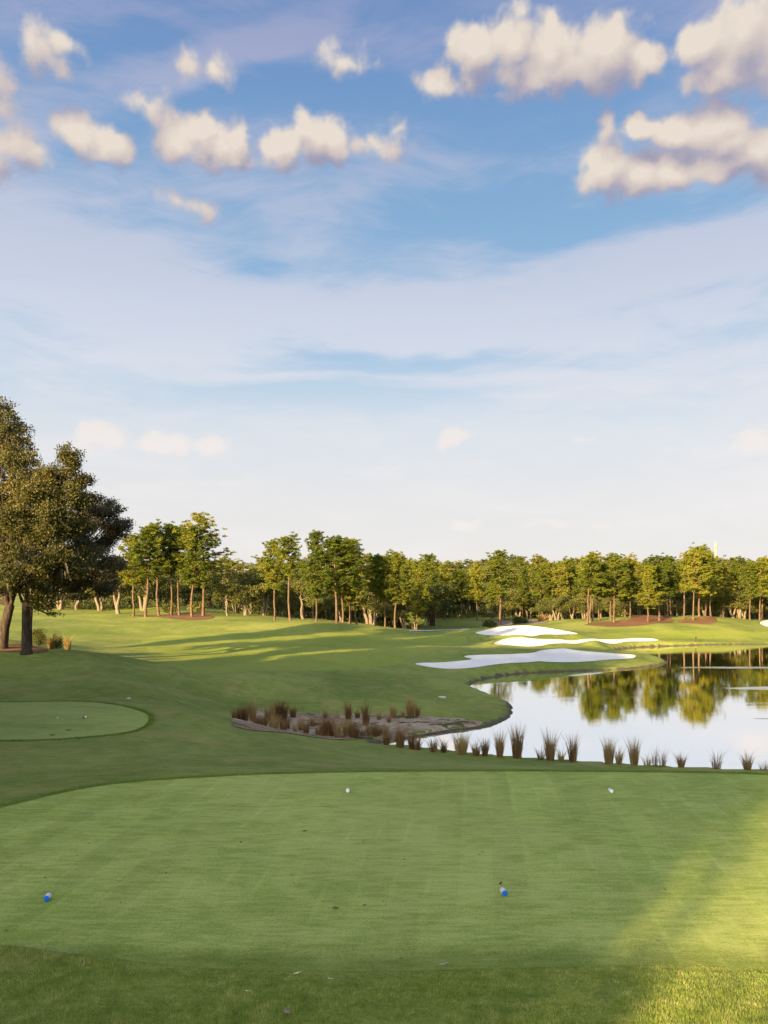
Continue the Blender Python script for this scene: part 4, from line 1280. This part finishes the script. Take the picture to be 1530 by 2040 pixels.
GOLD = clump_mesh(200, 1.0, .45, M['gold_reed'], .9, .014)
for (px_, py_, d_, hp, w_, lb_) in ((103, 1279, 66, 32, 1.1, 'golden ornamental grass beside the dark shrub on the left mound'), (135, 1283, 64, 38, .8, 'lone golden ornamental grass farthest right on the left mound')):
    x = (px_ - CX) / F * d_
    z = gz(x, d_)
    top_ = CAMZ - (py_ - hp + 12 - HY) / F * d_
    o_ = link('ornamental_grass', GOLD, None, (x, d_, z)); o_.scale = (w_ * 1.1, w_ * 1.1, max(.8, top_ - z))
    tag(o_, lb_, 'grass clump')


def shrub(px_, d_, h_, w_, label, mat='shrub_leaf', n=60):
    x = (px_ - CX) / F * d_
    z = gz(x, d_)
    C, lv, lf = crown_leaves([(0, 0, h_ * .55, w_, w_, h_ * .45), (w_ * .5, 0, h_ * .4, w_ * .6, w_ * .6, h_ * .35), (-w_ * .4, .1, h_ * .65, w_ * .5, w_ * .5, h_ * .35)], n, 20, .06 * d_ / 60, .13 * d_ / 60, .4)
    e = empty('shrub', (x, d_, z))
    tag(e, label, 'shrub')
    st = [(curve((0, 0, 0), (rng.normal(0, w_ * .4), rng.normal(0, w_ * .4), h_ * .7), (0, 0, 0), 4, .03), np.linspace(.035, .012, 4)) for _ in range(6)]
    tv, tq = tubes(st, 5)
    link('stem', mesh_np('shrub_stem', tv, tq, [M['shaded_bark']], True), e)
    link('foliage', mesh_np('shrub_foliage', lv, lf, [M[mat]]), e)


shrub(76, 66, 1.5, .62, 'dark green shrub just right of the dark oak trunk', 'oak_leaf', 80)
shrub(112, 66.5, 1.25, .5, 'dark shrub tangled with the golden grass on the left mound', 'oak_leaf', 60)
shrub(975, 160, 1.3, 1.1, 'dark bush at the left end of the grey planting bed', 'shrub_leaf', 80)
shrub(1035, 172, 1.5, 1.5, 'dark bush in the middle of the grey planting bed', 'shrub_leaf', 80)
shrub(338, 137, 1.6, 1.2, 'green bush on the mulch beside the shaded pine trunk', 'oak_leaf', 80)
shrub(392, 145, 1.5, 1.6, 'low green bush between the two tallest left pines', 'oak_leaf', 80)
shrub(1230, 156, 1.4, 1.3, 'bright palmetto bush on the mulch behind the trunk pair', 'oak_leaf', 80)
shrub(1081, 166, 1.3, .5, 'golden bush at the right end of the grey planting bed', 'gold_reed', 60)

# ------------------------------------------------------------------ tee markers
BLUE = flat_mat('blue_paint', srgb(0, 104, 225), .35, .5, .06)
WHITE = flat_mat('white_paint', (.85, .86, .9), .35, .5, .05)
BODY = flat_mat('grey_white_body', (.60, .61, .66), .55, .3, .18, 40)


def lathe(prof, n=28):
    """profile (r, y): revolve about the local Y axis"""
    a = np.linspace(0, 2 * np.pi, n, endpoint=False)
    V = []
    for r, y in prof:
        V += [(r * math.cos(t_), y, r * math.sin(t_)) for t_ in a]
    Q = []
    for i in range(len(prof) - 1):
        for j in range(n):
            Q.append((i * n + j, i * n + (j + 1) % n, (i + 1) * n + (j + 1) % n, (i + 1) * n + j))
    return np.array(V), np.array(Q)


def marker(px, py, rz, facemat, label, group, r=.043, L=.15, tilt=0):
    x, y, _ = hit(px, py)
    e = empty('tee_marker', (x, y, r + .012), rz)
    e.rotation_euler = (tilt, 0, rz)
    tag(e, label, 'tee marker', group)
    v, q = lathe([(0.0001, L), (r * .8, L), (r * .95, L - .004), (r * .97, L - .012), (r * .97, .016), (r * .9, .012), (.0001, .012)])
    link('body', mesh_np('marker_body', v, q, [BODY], True), e)
    v, q = lathe([(r * .985, .020), (r, .018), (r, .006), (r * .93, .0), (r * .85, -.001), (.0001, -.001)])
    link('end_cap', mesh_np('marker_cap', v, q, [facemat], True), e)
    v, q = lathe([(.006, -.06), (.006, -.001), (.0055, 0)], 8)
    v = v[:, [0, 2, 1]] * (1, 1, 1) + (0, L * .6, -r * .6)
    link('spike', mesh_np('marker_spike', v, q, [BODY], True), e)


marker(92, 1798, R(9), BLUE, 'blue-ended tee marker on the left of the tee', 'blue tee markers')
marker(1006, 1787, R(8), BLUE, 'blue-ended tee marker right of centre on the tee', 'blue tee markers')
marker(692.5, 1580, R(2), WHITE, 'white tee marker near the middle of the far tee edge', 'white tee markers', .042, .13)
marker(1219, 1581, R(6), WHITE, 'white tee marker at the right of the far tee edge', 'white tee markers', .042, .15)
RED = flat_mat('dull_red_paint', (.30, .10, .09), .5, .3)
x_, y_, _z = hit(168, 1432)
e_ = empty('tee_marker', (x_, y_, -1.0 + .07), R(20)); tag(e_, 'dull red and white marker on the second tee', 'tee marker')
v, q = lathe([(.0001, .2), (.06, .195), (.065, .18), (.065, .02), (.06, .0), (.0001, -.002)])
link('body', mesh_np('marker_body', v, q, [RED], True), e_)
v, q = lathe([(.0001, .03), (.045, .025), (.05, .0), (.045, -.03), (.0001, -.035)])
link('end_cap', mesh_np('marker_cap', v + (.05, -.02, .02), q, [WHITE], True), e_)

# ------------------------------------------------------------------ golf tees, leaves, ball scraps
CREAM = flat_mat('cream_wood', (.86, .80, .55), .5, .3, .06)
PINKW = flat_mat('pinkish_wood', (.62, .48, .40), .5, .3, .06)
tv_, tq_ = lathe([(.0001, -.030), (.0016, -.022), (.0026, -.004), (.0026, .020), (.0040, .026), (.0066, .031), (.0070, .034), (.0048, .033), (.0001, .031)], 12)
TEEM = {'c': mesh_np('golf_tee', tv_, tq_, [CREAM], True), 'p': mesh_np('golf_tee', tv_, tq_, [PINKW], True)}
for (px_, py_, rz_, k_, lb_) in ((592, 1941, 135, 'c', 'cream golf tee lying at the left of a close pair in the rough'), (597, 1940.5, 130, 'c', 'cream golf tee lying at the right of a close pair in the rough'),
                                 (660, 1953, 80, 'p', 'pinkish broken golf tee lying right of the cream pair'), (497, 1978, 85, 'c', 'cream golf tee lying alone lower left of the pair')):
    x, y, z = hit(px_, py_)
    o_ = link('golf_tee', TEEM[k_], None, (x, y, z + .024)); o_.rotation_euler = (0, 0, R(rz_)); o_.scale = (1.25,) * 3
    tag(o_, lb_, 'golf tee', 'golf tees lying in the rough')


def leaf_mesh(seed, lobed=False):
    r = np.random.default_rng(seed)
    n = 18
    a = np.linspace(0, 2 * np.pi, n, endpoint=False)
    rad = 1 + (0.35 * np.cos(a * 5) if lobed else 0) + r.normal(0, .06, n)
    x = np.cos(a) * rad; y = np.sin(a) * rad * (.8 if lobed else .45)
    z = .18 * x ** 2 + .25 * np.abs(y) + r.normal(0, .04, n)
    v = np.concatenate([np.stack([x, y, z], 1), [[0, 0, 0]]])
    v2 = v.copy(); v2[:, 2] -= .03
    top = [(i, (i + 1) % n, n) for i in range(n)]
    bot = [((i + 1) % n + n + 1, i + n + 1, 2 * n + 1) for i in range(n)]
    side = [(i, i + n + 1, (i + 1) % n + n + 1, (i + 1) % n) for i in range(n)]
    return np.concatenate([v, v2]), [np.array(top + bot), np.array(side)]


LEAFM = []
for nm, colr, lob_ in (('dark', (.055, .045, .025), False), ('brown', (.20, .11, .06), True), ('tan', (.42, .34, .26), False), ('pink', (.40, .27, .20), True)):
    v, f = leaf_mesh(len(LEAFM) + 3, lob_)
    LEAFM.append(mesh_np('fallen_leaf_' + nm, v, f, [flat_mat('leaf_' + nm, colr, .8, .1, .3)], True))
BIGL = [(607, 1657, 1, .045, 'reddish-brown fallen leaf between the white markers and the left blue marker'), (404, 1738, 2, .04, 'pale tan fallen leaf left of the middle of the tee'), (883, 1923, 2, .055, 'pale greyish fallen leaf at the front edge of the tee'),
        (572, 2019, 3, .055, 'curled pinkish-brown leaf lowest in the rough'), (668, 1811, 1, .045, 'brown fallen leaf at the centre of the tee'), (726, 1805, 1, .03, 'small red-brown leaf right of the central brown leaf'),
        (997, 1762, 0, .045, 'dark twig-like leaf above the right blue marker')]
for (px_, py_, k_, s_, lb_) in BIGL:
    x, y, z = hit(px_, py_)
    o_ = link('fallen_leaf', LEAFM[k_], None, (x, y, z + .016)); o_.rotation_euler = (R(rng.uniform(-12, 12)), R(rng.uniform(-12, 12)), rng.uniform(0, 6.28)); o_.scale = (s_,) * 3
    tag(o_, lb_, 'leaf')
SMALL = [(30, 1651), (102, 1667), (154, 1706), (142, 1777), (254, 1610), (237, 1568), (285, 1611), (386, 1684), (363, 1732), (343, 1722), (330, 1740), (480, 1679), (484, 1768), (42, 1726), (90, 1750), (724, 1679), (546, 1561), (955, 1704), (961, 1699), (1152, 1637),
         (1177, 1735), (1382, 1653), (1406, 1621), (1463, 1621), (1325, 1774), (1183, 1734), (1310, 1876), (1188, 1831), (1028, 1720), (805, 1714), (800, 1911), (177, 1682), (585, 1760), (582, 1745), (763, 1797), (1260, 1563), (1255, 1559), (1500, 1596), (12, 1856), (240, 1800)]
for i, (px_, py_) in enumerate(SMALL):
    x, y, z = hit(px_, py_)
    s_ = rng.uniform(.016, .028)
    o_ = link('fallen_leaf', LEAFM[0 if i % 4 else 1], None, (x, y, z + .014)); o_.rotation_euler = (R(rng.uniform(-15, 15)), R(rng.uniform(-15, 15)), rng.uniform(0, 6.28)); o_.scale = (s_,) * 3
    tag(o_, 'tiny dark fallen leaf on the mown tee', 'leaf', 'tiny dark leaves on the tee')
for (px_, py_, s_, lb_) in ((137, 1456, .12, 'dark leaf on the second tee, right one of two'), (105, 1466, .12, 'dark leaf on the second tee, near its front edge')):
    x, y, z = hit(px_, py_)
    o_ = link('fallen_leaf', LEAFM[0], None, (x, y, z + .03)); o_.scale = (s_,) * 3
    tag(o_, lb_, 'leaf')

# ------------------------------------------------------------------ stake on the far bank, post by the oak, tower, wires, sprinkler lid
DARKP = flat_mat('dark_stake', (.03, .03, .03), .7, .2)
x_, y_, z_ = hit(1386, 1279)
e_ = empty('marker_stake', (x_, y_, z_)); tag(e_, 'short dark stake standing on the far bank above the water', 'stake')
v, q = tubes([(np.array([(0, 0, -.1), (0, 0, .35), (.03, 0, .62)]), np.array([.06, .06, .05]))], 8)
link('post', mesh_np('stake_post', v, q, [DARKP], True), e_)
v, q = tubes([(np.array([(.0, 0, .52), (.03, 0, .58), (.04, 0, .72), (.04, 0, .80)]), np.array([.02, .13, .13, .02]))], 8)
link('cap', mesh_np('stake_cap', v, q, [DARKP], True), e_)
x_, y_ = (8.5 - CX) / F * 63, 63
e_ = empty('post', (x_, y_, gz(x_, y_))); tag(e_, 'pale grey short post beside the leftmost oak trunk', 'post')
v, q = tubes([(np.array([(0, 0, -.1), (0, 0, .55), (0, 0, .6), (0, 0, .601)]), np.array([.075, .075, .05, .001]))], 12)
link('shaft', mesh_np('post_shaft', v, q, [flat_mat('pale_post', (.45, .43, .40), .7, .2)], True), e_)
v, q = tubes([(np.array([(0, 0, .44), (0, 0, .441), (0, 0, .50), (0, 0, .501)]), np.array([.07, .085, .085, .07]))], 12)
link('collar', mesh_np('post_collar', v, q, [flat_mat('post_collar', (.30, .29, .27), .7, .2)], True), e_)
TD = 420.0
x_ = (1426 - CX) / F * TD
e_ = empty('pole_tower', (x_, TD, -1.5)); tag(e_, 'tall slim concrete tower showing above the treetops on the right', 'tower')
ht_ = CAMZ + (HY - 1080) / F * TD + 1.5
v, q = tubes([(np.array([(0, 0, 0), (0, 0, ht_ * .5), (0, 0, ht_), (0, 0, ht_ + .01)]), np.array([.8, .62, .45, .01]))], 12)
TAN = flat_mat('tan_concrete', (.40, .33, .24), .9, .1)
link('shaft', mesh_np('tower_shaft', v, q, [TAN], True), e_)
for j in range(3):
    zz = ht_ - 3.0 - j * 4.5
    v, q = tubes([(np.array([(0, 0, zz), (0, 0, zz + .01), (0, 0, zz + 1.3), (0, 0, zz + 1.31)]), np.array([.4, .75, .75, .4]))], 12)
    link('ring', mesh_np('tower_ring', v, q, [TAN], True), e_)
WIRE = flat_mat('wire_metal', (.30, .29, .27), .5, .3)
for (p0, p1, py0, py1, lb_) in ((-400, 2200, 1118, 1126, 'upper power line crossing in front of the far wood'), (-400, 2200, 1131, 1136, 'lower power line crossing in front of the far wood')):
    D = 215
    a = np.array([(p0 - CX) / F * D, D + 20, CAMZ + (HY - py0) / F * D]); b = np.array([(p1 - CX) / F * D, D + 20, CAMZ + (HY - py1) / F * D])
    v, q = tubes([(curve(a, b, (0, 0, -2.0), 40), np.full(40, .022))], 5)
    tag(link('power_line', mesh_np('power_line', v, q, [WIRE], True)), lb_, 'power line')
for (px_, py_, s_, lb_) in ((881, 1389, .30, 'small pale sprinkler lid in the turf above the waste area'), (256, 1392, .10, 'tiny pale sprinkler lid behind the second tee'), (115, 1431, .05, 'tiny pale tee peg on the second tee')):
    x, y, z = hit(px_, py_)
    v, q = tubes([(np.array([(0, 0, -.05), (0, 0, .05), (0, 0, .06), (0, 0, .061)]), np.array([s_, s_, s_ * .8, .001]))], 14)
    tag(link('sprinkler_lid', mesh_np('sprinkler_lid', v, q, [flat_mat('pale_plastic', (.55, .54, .50), .6, .3)], True), None, (x, y, z)), lb_, 'sprinkler lid')

# ------------------------------------------------------------------ grass blades close to the camera
def blades(name, x, y, h, w, mat, label, lean=.45):
    n = len(x)
    z = H(x, y)
    b = np.stack([x, y, z - .003], 1)
    a = rng.uniform(0, 6.28, n)
    s_ = np.stack([np.cos(a), np.sin(a), np.zeros(n)], 1) * (w * rng.uniform(.6, 1.3, n))[:, None]
    a2 = rng.uniform(0, 6.28, n); ln = rng.uniform(.05, lean, n) * h
    tip = b + np.stack([np.cos(a2) * ln, np.sin(a2) * ln, h], 1)
    v = np.stack([b - s_, b + s_, tip], 1).reshape(-1, 3)
    o_ = link(name, mesh_np(name, v, np.arange(3 * n).reshape(-1, 3), [mat]))
    return tag(o_, label, kind='stuff')


def samp(n, y0, y1, pw=2.0, mar=1.06):
    """ground points in front of the camera, denser near it"""
    u = rng.uniform(0, 1, n)
    y = (y0 ** (1 - pw) + u * (y1 ** (1 - pw) - y0 ** (1 - pw))) ** (1 / (1 - pw))
    x = rng.uniform(-1, 1, n) * .48 * mar * y
    return x, y


x, y = samp(260000, 8.3, 11.6, 1.6)
dt = sdf(x, y, TEE1)
k = dt > np.where(x < -3.6, rng.normal(.02, .03, len(x)), rng.normal(-.28, .32, len(x)))
x, y, dt = x[k], y[k], dt[k]
pn = np.sin(x * 1.9 + 1.3 * np.sin(y * 2.3)) * np.sin(y * 2.7 + x * .7)
pn2 = np.sin(x * 13 + 2 * np.sin(y * 9)) * np.sin(y * 17 + 1.5 * np.sin(x * 11))
hb = rng.uniform(.010, .036, len(x)) * (1.0 + .35 * pn + .3 * pn2) * (0.75 + .5 * sst(dt, 0, .25))
hb *= np.where(x > -3.6, np.clip(.35 + (dt + .45) / .8, .3, 1), 1)
hb[(x < -3.4) & (dt < .25)] *= 1.7
blades('rough_grass', x, y, hb, .0030, M['blade'], 'longer rough grass along the bottom of the photo')
def rim(poly, n, wid, ymin, ymax):
    e_ = np.roll(poly, -1, 0) - poly
    L_ = np.hypot(e_[:, 0], e_[:, 1])
    i_ = rng.choice(len(poly), n, p=L_ / L_.sum())
    t_ = rng.uniform(0, 1, n)[:, None]
    p_ = poly[i_] + e_[i_] * t_ + rng.normal(0, wid, (n, 2))
    d_ = sdf(p_[:, 0], p_[:, 1], poly)
    k_ = (d_ > -.01) & (p_[:, 1] > ymin) & (p_[:, 1] < ymax) & (np.abs(p_[:, 0]) < .5 * p_[:, 1])
    return p_[k_, 0], p_[k_, 1]


x, y = rim(TEE2, 34000, .14, 28, 44)
blades('rough_grass', x, y, rng.uniform(.03, .08, len(x)), .008, M['fringe'], 'longer grass fringe around the second tee')
x, y = rim(TEE1, 110000, .22, 13, 24)
blades('rough_grass', x, y, rng.uniform(.02, .05, len(x)), .004, M['fringe'], 'longer grass fringe behind the mown tee')
x, y = samp(230000, 9.8, 18.5, 2.6)
dt = sdf(x, y, TEE1); k = dt < -.02
x, y = x[k], y[k]
blades('mown_grass', x, y, rng.uniform(.005, .014, len(x)), .0022, M['tee_blade'], 'short mown grass of the tee', .9)
